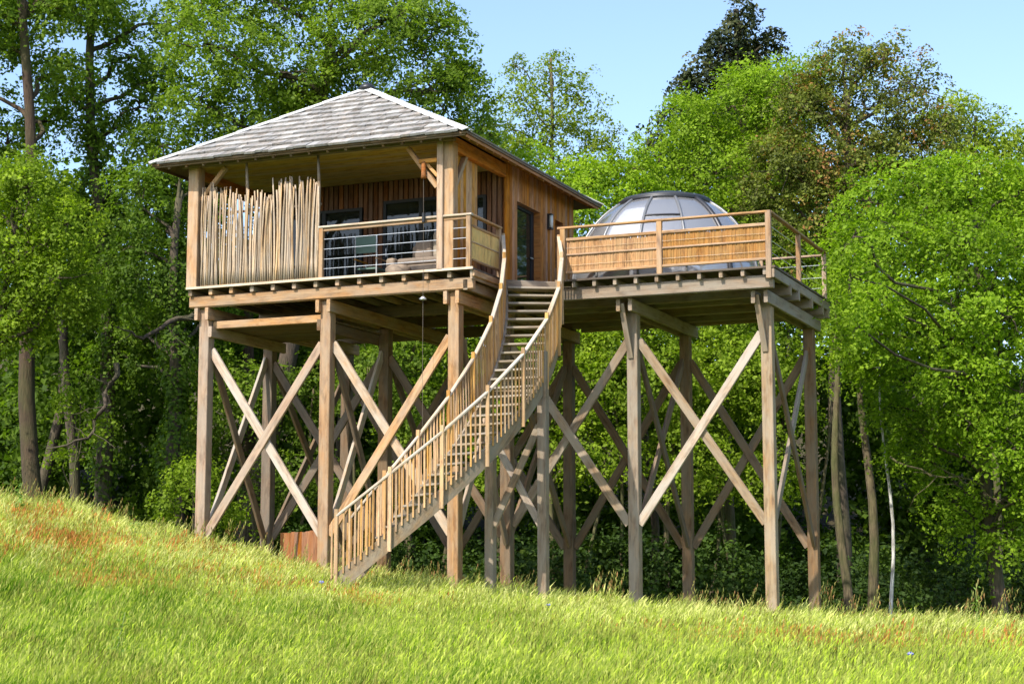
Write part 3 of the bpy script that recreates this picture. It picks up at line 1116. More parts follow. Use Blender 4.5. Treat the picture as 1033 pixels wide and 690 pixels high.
for off in (-HWD, HWD):
    ribbon('stringer', off, 0.06, -0.44, -0.06, -0.06 if off < 0 else -0.02, S_END + .02, M_STRING)
NR = 31
for i in range(1, NR):
    s = i * (6.27 / NR) / ST['m']
    if s > S_END - .1:
        break
    a = stair(s - .10, -HWD + .035, -0.105 - .0)
    b_ = stair(s - .10, HWD - .035, -0.105)
    zz = 6.27 - i * (6.27 / NR) - 0.02
    a.z = b_.z = zz
    beam('tread', a, b_, 0.26, 0.042, M_TREAD, st, c=0.006)
NEW = [0.02, 0.68, 1.50, 2.332, 3.191, 4.05, 4.899, 5.733, 6.553]
for off in (-HWD - .055, HWD + .055):
    for k, s in enumerate(NEW):
        lo = -0.44 if k < 8 else -0.40
        t = stair(s, off)
        hi = 1.13
        if k == 0:
            hi = 1.02
        beam('newel_post', (t.x, t.y, t.z + lo), (t.x, t.y, t.z + hi), 0.075, 0.075, M_BALU, st, up=(math.cos(0.3), math.sin(.3), 0), c=0.012)
    # handrail in straight lengths between newels
    for k in range(len(NEW) - 1):
        sa, sb = NEW[k], NEW[k + 1]
        za = 1.0 if k else 0.98
        zb = 1.0
        p, q = stair(sa, off * 1.0, za), stair(sb, off * 1.0, zb)
        sg = 1 if off > 0 else -1
        beam('handrail', p, q, 0.085, 0.05, M_HAND, st, c=0.012)
    s = 0.14
    while s < S_END - .1:
        if min(abs(s - q) for q in NEW) > .05:
            t = stair(s, off * .955 if abs(off) > 0 else 0)
            # follow the straight rail between newels
            k = max(i for i in range(len(NEW)) if NEW[i] <= s) if s < NEW[-1] else len(NEW) - 2
            if k >= len(NEW) - 1:
                k = len(NEW) - 2
            f = (s - NEW[k]) / (NEW[k + 1] - NEW[k])
            pr_ = stair(NEW[k], off, 1.0).lerp(stair(NEW[k + 1], off, 1.0), f)
            bt = stair(s, off * .97, 0)
            beam('baluster', (bt.x, bt.y, bt.z - random.uniform(.14, .18)), (pr_.x, pr_.y, pr_.z - .03), 0.045, 0.032, M_BALU, st, up=(math.cos(0.3), math.sin(.3), 0), c=0)
        s += 0.090
# supports
T2, T1 = (8.62, -0.20), (7.47, -0.20)
for (x, y), zt in ((T2, 4.35), (T1, 3.15)):
    beam('support_post', (x, y, gz(x, y) - .5), (x, y, zt), 0.19, 0.19, M_POSTG, st, up=(0, 1, 0))
beam('bracket_beam', (7.3, -0.20, 3.52), (8.72, -0.20, 3.52), 0.09, 0.16, M_STRING, st)
beam('support_brace', (7.55, -.25, 0.85), (8.55, -.25, 2.85), 0.05, 0.15, M_POSTG, st)
beam('support_brace', (7.55, -.16, 2.55), (8.55, -.16, 0.85), 0.05, 0.15, M_BRACE, st)

# ================================================================== DOME
dm = thing('clear_dome', 'clear domed shelter with dark ribs and round cap standing on the viewing deck', 'dome', (9.6, 5.0, 6.24))
DX, DY, DZ, DR = 9.60, 4.98, 6.25, 2.22
DH = 2.32


def dpt(az, el, r=DR):
    k = r / DR
    return Vector((DX + r * math.cos(el) * math.cos(az), DY + r * math.cos(el) * math.sin(az), DZ + DH * k * math.sin(el)))


M_RIB = plain('rib_grey', (0.22, 0.22, 0.22), .4, .5)
CAP_EL = math.radians(63)
NM = 13
MID_EL = math.radians(40)
azs = [math.radians(-88.3 + 360 / NM * i) for i in range(NM)]
for i, az in enumerate(azs):
    m = MB()
    big = i == 2
    m.tube([dpt(az, CAP_EL * k / 12, DR + .01) for k in range(13)], .065 if big else .034, 6)
    m.build('rib', M_DARKM if big else M_RIB, dm, origin=(DX, DY, DZ), smooth=True)
    az2 = az + 2 * math.pi / NM
    for e0, e1, white in ((0.02, MID_EL, False), (MID_EL, CAP_EL, False)):
        if i not in (0, 1, 13, 12) and False:
            pass
        v, f = [], []
        na, ne = 4, 5
        for a in range(na + 1):
            for e in range(ne + 1):
                v.append(dpt(az + (az2 - az) * a / na, e0 + (e1 - e0) * e / ne) - Vector((DX, DY, DZ)))
        for a in range(na):
            for e in range(ne):
                q = a * (ne + 1) + e
                f.append((q, q + ne + 1, q + ne + 2, q + 1))
        add_mesh('pane', mesh_from('pane', v, f, M_DOME, True), dm, Matrix.Translation((DX, DY, DZ)))
# hoops
for el, r, a0, a1 in ((MID_EL, .022, azs[0], azs[1]), (CAP_EL - .02, .055, 0, 2 * math.pi), (0.015, .05, 0, 2 * math.pi)):
    m = MB()
    m.tube([dpt(a0 + (a1 - a0) * k / 48, el, DR + .012) for k in range(49)], r, 6, cap=False)
    m.build('hoop', M_DARKM, dm, origin=(DX, DY, DZ), smooth=True)
# cap
m = MB()
nseg = 40
prof = [(DR * math.cos(CAP_EL) + .06, DH * math.sin(CAP_EL) - .03), (DR * math.cos(CAP_EL) + .10, DH * math.sin(CAP_EL) + .03), (DR * math.cos(CAP_EL) + .02, DH * math.sin(CAP_EL) + .09), (DR * math.cos(CAP_EL) * .55, DH * .985), (0.02, DH + .03)]
for r_, z_ in prof:
    for k in range(nseg):
        an = 2 * math.pi * k / nseg
        m.v.append((DX + r_ * math.cos(an), DY + r_ * math.sin(an), DZ + z_))
for j in range(len(prof) - 1):
    for k in range(nseg):
        k2 = (k + 1) % nseg
        m.f.append((j * nseg + k, j * nseg + k2, (j + 1) * nseg + k2, (j + 1) * nseg + k))
m.build('cap', plain('dome_cap', (0.035, 0.038, 0.042), .45, .2), dm, origin=(DX, DY, DZ), smooth=True)
# white blind drawn behind two panes, timber base ring
v, f = [], []
for a in range(9):
    for e in range(9):
        v.append(dpt(math.radians(-115.6 + 27 * a / 8), math.radians(6 + 46 * e / 8), DR - .07) - Vector((DX, DY, DZ)))
for a in range(8):
    for e in range(8):
        q = a * 9 + e
        f.append((q, q + 9, q + 10, q + 1))
add_mesh('blind', mesh_from('blind', v, f, M_BLIND, True), dm, Matrix.Translation((DX, DY, DZ)))
m = MB()
m.tube([(DX, DY, DZ - .01), (DX, DY, DZ + .06)], DR + .04, 40)
m.build('base_floor', M_INNER, dm, origin=(DX, DY, DZ))
# bed inside the dome
bed = thing('low_bed', 'low bed with white bedding inside the clear dome', 'bed', (9.7, 5.2, 6.31))
m = MB()
m.box((8.9, 4.3, 6.311), (10.5, 6.1, 6.55))
m.build('bed_base', M_INNER, bed, origin=(9.7, 5.2, 6.31))
m = MB()
m.box((8.92, 4.32, 6.551), (10.48, 6.08, 6.80))
o = m.build('mattress', M_BLIND, bed, origin=(9.7, 5.2, 6.31))
bm_ = o.modifiers.new('soft', 'BEVEL')
bm_.width = .06
bm_.segments = 3

# ================================================================== BALCONY FURNITURE
ch = thing('canvas_chair', 'folding chair with pale green canvas back on the balcony', 'chair', (3.7, 1.5, 6.237))
m = MB()
m.box((3.42, 1.46, 7.02), (3.92, 1.49, 7.40))
m.build('backrest', M_TEAL, ch, origin=(3.7, 1.5, 6.24))
m = MB()
m.box((3.42, 1.52, 6.66), (3.92, 1.98, 6.70))
m.build('seat', M_TEAL, ch, origin=(3.7, 1.5, 6.24))
for x in (3.40, 3.94):
    beam('leg', (x, 1.475, 6.237), (x, 1.475, 7.42), 0.028, 0.028, M_STEEL, ch, up=(0, 1, 0), c=0)
    beam('leg', (x, 2.0, 6.237), (x, 2.0, 6.88), 0.028, 0.028, M_STEEL, ch, up=(0, 1, 0), c=0)
    beam('armrest', (x, 1.45, 6.89), (x, 2.04, 6.89), 0.04, 0.025, M_PANEL, ch, c=0)
sf = thing('wicker_armchair', 'brown wicker armchair with grey cushions behind the cable railing', 'armchair', (5.2, 1.2, 6.237))


def soft(name, a, b_, mat, p, bev=.06, seg=3):
    m = MB()
    m.box(a, b_)
    o = m.build(name, mat, p, origin=tuple((a[i] + b_[i]) / 2 for i in range(3)))
    md = o.modifiers.new('soft', 'BEVEL')
    md.width, md.segments = bev, seg
    return o


soft('frame', (4.72, .85, 6.237), (5.9, 1.65, 6.56), M_WICKER, sf, .05)
soft('armrest', (4.50, .80, 6.238), (4.718, 1.65, 6.74), M_WICKER, sf, .07)
soft('armrest', (5.902, .80, 6.238), (6.12, 1.65, 6.80), M_WICKER, sf, .07)
soft('backrest', (4.72, 1.66, 6.238), (5.9, 1.86, 7.15), M_WICKER, sf, .07)
soft('seat_cushion', (4.75, .86, 6.562), (5.88, 1.62, 6.72), M_CUSH, sf, .06)
soft('cushion', (4.95, 1.30, 6.725), (5.40, 1.55, 7.18), M_CUSH, sf, .09)
soft('cushion', (5.42, 1.24, 6.725), (5.86, 1.52, 7.36), plain('beige_cushion', (.30, .25, .19), .9, 0, .1), sf, .1)
pf = thing('wicker_pouffe', 'low round wicker pouffe beside the armchair on the balcony', 'pouffe', (4.85, .55, 6.237))
m = MB()
m.tube([(4.98, .5, 6.237), (4.98, .5, 6.30), (4.98, .5, 6.42), (4.98, .5, 6.48)], [.24, .28, .28, .22], 16)
m.build('seat', M_WICKER, pf, origin=(4.85, .55, 6.24), smooth=True)

hz_ = thing('rope_hoist', 'orange wooden pulley with a thin dark rope hanging past the balcony rail', 'hoist', (5.83, -0.05, 8.5))
m = MB()
m.tube([(5.84, -.06, 8.58), (5.84, -.06, 8.52), (5.84, -.06, 8.3), (5.84, -.06, 8.22)], [.035, .05, .055, .065], 10)
m.build('pulley_block', M_GATE, hz_, origin=(5.84, -.06, 8.5), smooth=True)
m = MB()
m.tube([(5.84, -.06, 8.22), (5.845, -.06, 7.2), (5.85, -.07, 5.72), (5.85, -.07, 4.2), (5.86, -.06, 2.6)], .004, 5)
m.build('rope', M_ROPE, hz_, origin=(5.84, -.06, 8.2))
m = MB()
m.tube([(5.85, -.07, 5.60), (5.85, -.07, 5.63), (5.85, -.07, 5.68)], [.07, .08, .02], 12)
m.build('hook_disc', M_STEEL, hz_, origin=(5.85, -.07, 5.6), smooth=True)
m = MB()
m.tube([(5.845, -.06, 7.27), (5.845, -.06, 7.47)], .035, 8)
m.build('cleat', M_BLACK, hz_, origin=(5.85, -.06, 7.3))

# orange plank hatch between the posts at the foot of the stairs
gt = thing('plank_fence', 'short orange plank fence between the platform posts near the stair foot', 'fence', (1.9, 1.7, gz(1.9, 1.7)))
ga, gb_ = Vector((0.75, 2.9, 0)), Vector((3.15, 0.55, 0))
n = 11
for i in range(n):
    p = ga.lerp(gb_, (i + .5) / n)
    dv = (gb_ - ga).normalized()
    beam('plank', (p.x, p.y, gz(p.x, p.y) - .15), (p.x, p.y, .82 + random.uniform(-.012, .012)), 0.025, (gb_ - ga).length / n - .018, M_GATE, gt, up=(dv.x, dv.y, 0), c=0.004)
for zz in (0.55, 0.0):
    nn = Vector((0, 0, 1)).cross((gb_ - ga).normalized()) * .035
    beam('rail', (ga.x + nn.x, ga.y + nn.y, zz), (gb_.x + nn.x, gb_.y + nn.y, zz), 0.04, 0.08, M_GATE, gt)

# ================================================================== VEGETATION
def leaf_mesh(name, C_, N_, size, tint, mat, aspect=0.62, parent=None, origin=(0, 0, 0), direction=None):
    """one small folded leaf per centre (4 verts, 2 triangles)"""
    n = len(C_)
    org = np.array(origin, float)
    N_ = N_ / (np.linalg.norm(N_, axis=1, keepdims=True) + 1e-9)
    if direction is None:
        direction = rng.normal(size=(n, 3))
    T = direction - (direction * N_).sum(1, keepdims=True) * N_
    T /= np.linalg.norm(T, axis=1, keepdims=True) + 1e-9
    B_ = np.cross(N_, T)
    s = size[:, None] * 0.5
    fold = N_ * s * 0.22
    v = np.empty((n, 4, 3))
    v[:, 0] = C_ - T * s
    v[:, 1] = C_ + B_ * s * aspect + fold - T * s * .12
    v[:, 2] = C_ + T * s
    v[:, 3] = C_ - B_ * s * aspect + fold - T * s * .12
    v -= org
    me = bpy.data.meshes.new(name)
    me.vertices.add(n * 4)
    me.vertices.foreach_set('co', v.astype(np.float32).ravel())
    idx = (np.arange(n) * 4)[:, None]
    # two triangles sharing the midrib 0-2
    tri = np.concatenate([idx, idx + 1, idx + 2, idx, idx + 2, idx + 3], 1).astype(np.int32).ravel()
    me.loops.add(n * 6)
    me.loops.foreach_set('vertex_index', tri)
    me.polygons.add(n * 2)
    me.polygons.foreach_set('loop_start', np.arange(0, n * 6, 3, dtype=np.int32))
    me.polygons.foreach_set('loop_total', np.full(n * 2, 3, dtype=np.int32))
    at = me.attributes.new('tint', 'FLOAT', 'FACE')
    at.data.foreach_set('value', np.repeat(np.clip(tint, 0, 1), 2).astype(np.float32))
    me.materials.append(mat)
    me.update(calc_edges=True)
    return add_mesh(name, me, parent, Matrix.Translation(org))


def unit(n):
    v = rng.normal(size=(n, 3))
    return v / np.linalg.norm(v, axis=1, keepdims=True)


def sprays(lobes, dens, spray_r, per, leaf, flat=0.35, shell=0.5, droop=0.35, tint0=0.45, tintv=0.28):
    """leaf centres, normals, sizes and tints for twig sprays filling ellipsoid lobes"""
    Cs, Ns, Ts, Ps = [], [], [], []
    for (c, r) in lobes:
        c, r = np.array(c, float), np.array(r, float)
        area = 4 * math.pi * ((r[0] * r[1]) ** 1.6 / 3 + (r[0] * r[2]) ** 1.6 / 3 + (r[1] * r[2]) ** 1.6 / 3) ** (1 / 1.6)
        n = max(6, int(area * dens))
        d = unit(n)
        rad = shell + (1.0 - shell) * rng.random(n) ** 0.6
        rad *= 1 + 0.16 * rng.normal(size=n)
        bump = 1 + 0.18 * np.sin(d[:, 0] * 5 + c[0]) * np.sin(d[:, 2] * 6 + c[1]) + 0.12 * np.sin(d[:, 1] * 9 + c[2] * 3)
        p = c + d * r * (rad * bump)[:, None]
        nr = d * 0.75 + np.array([0, 0, 0.62]) + 0.30 * rng.normal(size=(n, 3))
        nr /= np.linalg.norm(nr, axis=1, keepdims=True)
        t0 = tint0 + tintv * rng.normal(size=n) * .6 + 0.18 * (rng.random() - .5) * 2
        # spray plane basis
        a = np.cross(nr, unit(n))
        a /= np.linalg.norm(a, axis=1, keepdims=True)
        b2 = np.cross(nr, a)
        k = per
        ang = rng.random((n, k)) * 2 * math.pi
        
        rr = np.sqrt(rng.random((n, k))) * (spray_r * (0.6 + 0.8 * rng.random((n, 1))))
        L = p[:, None] + a[:, None] * (rr * np.cos(ang))[..., None] * 1.25 + b2[:, None] * (rr * np.sin(ang))[..., None] * .8
        L = L + nr[:, None] * (rng.normal(size=(n, k)) * spray_r * flat * .5)[..., None]
        L[..., 2] -= droop * rr ** 2 / spray_r
        NN = nr[:, None] + 0.55 * rng.normal(size=(n, k, 3))
        TT = t0[:, None] + 0.13 * rng.normal(size=(n, k))
        Cs.append(L.reshape(-1, 3))
        Ns.append(NN.reshape(-1, 3))
        Ts.append(TT.ravel())
        Ps.append(p)
    C_, N_, T_ = np.concatenate(Cs), np.concatenate(Ns), np.concatenate(Ts)
    sz = leaf * (0.5 + 1.0 * rng.random(len(C_)) ** 1.3)
    return C_, N_, sz, T_, Ps


def wpt(u, d, z):
    p = site(u, d, z)
    return (p.x, p.y, p.z)


def bent(p, q, n=6, wob=0.25, rise=0.0):
    p, q = Vector(p), Vector(q)
    L = (q - p).length
    out = []
    ph = [random.uniform(0, 6.28) for _ in range(4)]
    for i in range(n + 1):
        f = i / n
        w = math.sin(f * math.pi)
        o = Vector((math.sin(f * 5 + ph[0]), math.sin(f * 6 + ph[1]), 0.4 * math.sin(f * 7 + ph[2]))) * wob * w * L * .12
        out.append(p.lerp(q, f) + o + Vector((0, 0, rise * w)))
    return out


LEAVES = 0


def tree(name, label, d0, lobes, foot, top, tr, bmat, fmat, leaf=0.13, dens=4.2, per=24, spray_r=0.36, thick=0.9, twigs=5, kind=None, group=None,
         cat='tree', tint0=0.45, tintv=.28, flat=.35, shell=.5, droop=.35, foot_d=0.0, extra_trunks=(), limb_r=0.07, ivy=None):
    """foot/top are (across, away) and (across, away, height); lobes are (across, dd, z, ru, rz)"""
    global LEAVES
    base = wpt(foot[0], foot[1], 0)
    zb = gz(base[0], base[1])
    t = thing(name, label, cat, (base[0], base[1], zb), group)
    ls = []
    for (u, dd, z, ru, rz) in lobes:
        ls.append((wpt(u, d0 + dd, z), (ru * 1.05, ru * 1.05, rz * 1.05)))
    m = MB()
    tp = wpt(*top)
    path = bent((base[0], base[1], zb - .3), tp, 9, .16)
    rs = [tr * (1.25 if i == 0 else 1) * (1 - .62 * i / 9) for i in range(10)]
    m.tube(path, rs, 10)
    for (fu, fd, tu, td, tz, r_) in extra_trunks:
        bb = wpt(fu, fd, 0)
        pth = bent((bb[0], bb[1], gz(bb[0], bb[1]) - .3), wpt(tu, td, tz), 8, .22)
        m.tube(pth, [r_ * (1 - .6 * i / 8) for i in range(9)], 8)
    m.build('trunk', bmat, t, origin=(base[0], base[1], zb), smooth=True)
    C_, N_, sz, T_, Ps = sprays(ls, dens * 1.12, spray_r * 1.05, int(per * 1.75), leaf * .88, flat, shell, droop, tint0, tintv)
    lm_ = MB()
    for (c, r), P in zip(ls, Ps):
        # limb from the trunk to the lobe
        zz = max(zb + (tp[2] - zb) * .3, min(c[2] - 1.2, tp[2] - .3))
        f = (zz - zb) / (tp[2] - zb)
        i = min(8, int(f * 9))
        s = path[i].lerp(path[i + 1], f * 9 - i)
        if (Vector(c) - s).length > .5:
            lb = bent(s, c, 6, .8, .15)
            lm_.tube(lb, [limb_r * (1 - .11 * k) for k in range(7)], 5, cap=False)
        for k in range(twigs):
            q = P[random.randrange(len(P))]
            lm_.tube(bent(c, tuple(q), 4, .8), [limb_r * .35, limb_r * .3, limb_r * .22, limb_r * .15, .008], 4, cap=False)
    if lm_.v:
        lm_.build('limbs', bmat, t, origin=(base[0], base[1], zb), smooth=True)['kind'] = 'stuff'
    LEAVES += len(C_)
    leaf_mesh('crown', C_, N_, sz, T_, fmat, parent=t, origin=(base[0], base[1], zb))
    if ivy:
        z0_, z1_, r_, n_ = ivy
        f = rng.random(n_)
        zz = z0_ + (z1_ - z0_) * f
        pz = np.array([p[2] for p in path])
        px_ = np.interp(zz, pz, [p[0] for p in path])
        py_ = np.interp(zz, pz, [p[1] for p in path])
        an = rng.random(n_) * 6.283
        rr = r_ * (0.55 + .6 * rng.random(n_)) * (1 + .35 * np.sin(zz * 2.3))
        C2 = np.stack([px_ + rr * np.cos(an), py_ + rr * np.sin(an), zz], 1)
        N2 = np.stack([np.cos(an), np.sin(an), .5 + 0 * an], 1) + .4 * rng.normal(size=(n_, 3))
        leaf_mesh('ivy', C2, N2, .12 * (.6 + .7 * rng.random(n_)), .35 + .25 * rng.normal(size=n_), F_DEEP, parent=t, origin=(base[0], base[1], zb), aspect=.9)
        LEAVES += n_
    return t


def fill(lobes, k, jit, seed):
    """add k intermediate lobes between neighbours so that a crown closes up"""
    r = random.Random(seed)
    out = list(lobes)
    for _ in range(k):
        a, b_ = r.choice(lobes), r.choice(lobes)
        if abs(a[0] - b_[0]) + abs(a[2] - b_[2]) > 3.6:
            continue
        out.append(((a[0] + b_[0]) / 2 + r.uniform(-jit, jit), (a[1] + b_[1]) / 2 + r.uniform(0, 1.5), (a[2] + b_[2]) / 2 + r.uniform(-jit, jit), a[3] * .7, a[4] * .7))
    return out


#---- trees
tree('oak_tree', 'tall dark oak at the left edge with its leaning bare trunk against the sky', 50,
     [(-14.8, 0, 17.3, 2.0, 1.6), (-16.6, 1, 14.6, 1.3, 1.3), (-15.6, 2, 12.9, 1.0, .8), (-14.9, 3, 18.6, 1.9, 1.1), (-13.2, 1, 17.6, 1.2, 0.9), (-14.0, 1.5, 15.2, 1.1, .8), (-15.9, .5, 16.2, 1.3, 1.0), (-16.2, 2, 11.6, 1.4, 1.1), (-14.6, 3, 11.2, 1.2, 1.0), (-16.8, 1, 17.2, 1.2, 1.0), (-15.0, 3, 14.0, 1.1, .8)],
     (-13.4, 50), (-14.9, 50, 18.0), .30, B_RED, F_OAK, dens=3.3, leaf=.15, group=None, limb_r=.09)
tree('oak_tree', 'dark ivy covered oak second from the left rising above the hazel', 53,
     [(-13.4, 0, 18.2, 1.9, 1.3), (-12.3, 1, 16.4, 1.2, 1.0), (-14.3, 1, 15.4, 1.0, .8), (-12.9, 0, 13.6, 1.0, .8), (-11.9, .5, 14.6, .8, .7), (-13.6, 1.2, 12.3, 1.3, .9), (-11.6, 1, 12.6, 1.1, .8), (-10.9, 1, 17.6, 1.0, .8), (-12.9, 1.5, 11.0, 1.4, 1.0), (-11.6, 1, 15.6, .9, .7), (-13.2, 1, 9.6, 1.3, 1.0)],
     (-12.5, 53), (-13.4, 53, 18.3), .30, B_OAK, F_OAK, dens=3.1, leaf=.15, tint0=.50, limb_r=.09, ivy=(-1, 15, .42, 5200))
tree('oak_tree', 'shaded oak left of the cabin with a crooked limb and ivy covered stem', 51,
     fill([(-11.2, 0, 10.9, 1.3, 1.3), (-11.1, 0, 8.7, 1.4, 1.1), (-12.1, 2, 6.6, 1.1, .9), (-10.8, 1, 13.0, 1.2, 0.8), (-9.6, 1, 10.0, 1.1, 1.2), (-13.1, 4, 10.3, 1.4, 1.6), (-10.6, 2, 7.3, 0.9, 0.9), (-9.2, 1.5, 12.0, 1.0, .9), (-9.3, 2, 7.8, 1.0, 1.0)], 12, .5, 3),
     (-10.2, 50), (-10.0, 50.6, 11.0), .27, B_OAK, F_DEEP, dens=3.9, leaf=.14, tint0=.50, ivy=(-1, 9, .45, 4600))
tree('hazel_tree', 'bright yellow green hazel at the left edge in front of the dark oaks', 46,
     fill([(-13.2, 0, 10.3, 1.2, 0.9), (-12.1, 0, 9.3, 0.9, 0.8), (-13.7, 0, 8.9, 1.2, 1.0), (-12.3, 0, 7.8, 1.0, 0.9), (-13.6, 1, 7.0, 1.2, 0.8), (-14.7, 1, 10.2, 0.8, 1.1), (-11.9, 1, 7.3, 0.7, 0.7), (-14.7, 1, 7.5, 0.8, 1.3), (-14.6, .5, 6.1, .9, .7)], 8, .4, 5),
     (-14.6, 46.5), (-13.6, 46.3, 9.4), .12, B_OAK, F_HAZEL, dens=4.6, leaf=.12, tint0=.48)
tree('oak_tree', 'broad spreading oak rising directly behind the shingle roof', 51,
     fill([(-9.3, 0, 15.9, 1.7, 1.4), (-7.0, 1, 15.3, 1.8, 1.5), (-4.5, 0, 16.2, 2.0, 1.4), (-2.4, 0, 14.4, 1.6, 1.6), (-8.3, 1, 18.0, 1.8, 1.2), (-5.5, 1, 18.3, 2.1, 1.2), (-3.4, 0, 16.9, 1.2, 1.1), (-9.6, 0, 14.0, 1.2, 0.9), (-1.2, 1, 13.1, 1.0, 1.2), (-8.4, 1, 13.6, 1.5, 1.0), (-5.9, 2, 14.2, 1.7, 1.2), (-3.6, 1.5, 13.2, 1.5, 1.2), (-2.3, 0, 16.4, .9, .8), (-1.4, .5, 14.9, .8, .7), (-7.3, 2, 12.2, 1.5, 1.0), (-4.9, 2, 12.0, 1.5, 1.1)], 16, .6, 9),
     (-8.6, 54), (-5.6, 52, 16.5), .40, B_OAK, F_OAK, dens=3.5, leaf=.145, tint0=.52, tintv=.25, limb_r=.10, twigs=7)
tree('birch_tree', 'slender airy birch with sparse small leaves against the sky behind the cabin', 56,
     [(1.3, 0, 16.5, .8, .8), (0.3, 0, 15.6, .9, 0.9), (2.3, 0, 15.5, .85, 1.0), (1.4, 0, 14.4, 1.3, 1.0), (3.0, 0, 14.1, .9, 0.9), (-0.7, 1, 15.0, 0.8, 0.9), (.1, 0, 16.7, 0.45, 0.5), (2.2, .3, 13.0, 1.3, .9), (0, .3, 14.1, 1.0, .8), (3.6, .2, 13.2, .8, .7), (-.9, .5, 13.6, .8, .8)],
     (1.5, 56), (1.3, 56, 17.0), .13, B_PALE, F_BIRCH, dens=4.4, leaf=.12, per=16, spray_r=.30, tint0=.5, shell=.2, twigs=9, limb_r=.035)
tree('ash_tree', 'bright light green ash behind the right end of the cabin roof', 54,
     fill([(0.9, 0, 12.6, 1.1, 1.0), (-1.2, 0, 12.9, 1.2, 1.0), (2.7, 0, 12.2, 1.2, 1.0), (4.0, 0, 12.7, 0.8, 0.8), (0.1, 0, 11.8, 1.2, 0.9), (1.9, -1, 11.1, 1.5, 0.8), (4.2, 0, 11.6, 1.0, 0.9), (3.4, .5, 10.3, 1.3, 1.0), (.6, .5, 10.2, 1.5, 1.0)], 10, .5, 11),
     (1.9, 55), (1.5, 55, 12.4), .18, B_PALE, F_ASH, dens=3.6, leaf=.13, tint0=.45, spray_r=.42)
tree('evergreen_tree', 'tall dark evergreen with a pointed top standing behind the pale ash', 66,
     fill([(9.1, 0, 21.7, 0.7, 0.8), (8.3, 0, 20.5, 1.0, .9), (9.8, 0, 20.2, 0.9, 0.9), (7.4, 0, 19.0, 1.1, 0.9), (9.1, 0, 19.0, 1.5, 1.0), (6.8, 0, 17.6, 1.1, 0.9), (8.5, 0, 17.3, 1.7, 1.0), (10.4, 0, 20.9, 0.4, 0.5), (5.9, 0, 16.3, .9, .8), (7.6, 0, 15.6, 1.6, 1.0), (9.9, 0, 18.0, 1.1, .8)], 10, .5, 13),
     (8.2, 66), (8.9, 66, 22.0), .3, B_OAK, F_DARK, dens=3.4, leaf=.19, per=22, spray_r=.42, droop=.8, tint0=.4, tintv=.4)
tree('ash_tree', 'tall pale green ash standing behind the clear dome', 57,
     fill([(6.2, 0, 14.5, 1.2, 1.0), (7.5, 0, 15.6, 1.2, 0.9), (8.9, 0, 16.5, 1.1, 0.8), (5.0, 0, 13.6, 1.0, 0.9), (6.7, 0, 13.1, 1.6, 1.0), (9.4, 0, 15.1, 1.3, 1.1), (8.4, 0, 13.7, 1.6, 1.1), (5.7, 0, 11.9, 1.5, 1.0), (7.6, 0, 11.6, 1.4, 1.0), (10.4, 1, 16.9, 1.0, .8), (4.6, 0, 12.2, .8, .8), (8.3, 0, 16.6, 1.0, .7), (5.9, 0, 15.3, .9, .8)], 12, .5, 17),
     (7.2, 57), (7.9, 57, 15.9), .2, B_PALE, F_ASH, dens=3.8, leaf=.125, tint0=.42, spray_r=.45, flat=.5)
tree('maple_tree', 'broad bronze green maple with reddish young leaves above the dome', 53,
     fill([(10.6, 0, 16.1, 1.0, 0.8), (9.2, 0, 14.5, 1.1, 1.0), (11.2, 0, 14.4, 1.3, 1.0), (12.8, 0, 15.1, 1.0, .9), (8.6, 0, 12.5, 1.3, 1.0), (10.2, 0, 12.7, 1.5, 1.0), (12.1, 0, 13.1, 1.3, 1.0), (8.3, 0, 10.7, 1.0, 0.8), (9.7, 0, 11.0, 1.3, 1.0), (7.7, 0, 11.7, 0.7, 0.7), (12.0, .5, 16.4, 0.7, 0.6), (13.6, 0, 13.8, 0.8, 0.7), (10.0, .5, 15.3, .8, .7), (8.2, 0, 9.3, 1.1, .9), (13.0, .6, 12.2, 1.2, .9)], 14, .5, 19),
     (10.2, 53.5), (10.6, 53, 15.0), .28, B_OAK, F_BROWN, dens=4.0, leaf=.125, tint0=.45, tintv=.42, limb_r=.08, twigs=7)
tree('poplar_tree', 'airy light green poplar at the top right with sky between its leaves', 56,
     [(15.0, 0, 15.3, 0.8, 0.7), (16.0, 0, 14.5, 0.9, 0.8), (14.5, 0, 13.9, 1.0, 0.8), (16.9, 0, 13.9, 0.9, 1.0), (15.8, 0, 13.2, 1.2, 0.8), (13.9, .3, 12.9, 1.0, .8), (17.4, .3, 12.9, 1.0, .9), (15.2, .5, 14.4, 1.1, .9), (14.2, .4, 14.9, .8, .6), (16.6, .6, 12.4, 1.1, .8)],
     (15.6, 56), (15.5, 56, 15.0), .13, B_PALE, F_BIRCH, dens=3.8, leaf=.13, per=18, tint0=.6, shell=.25, twigs=8, limb_r=.04)
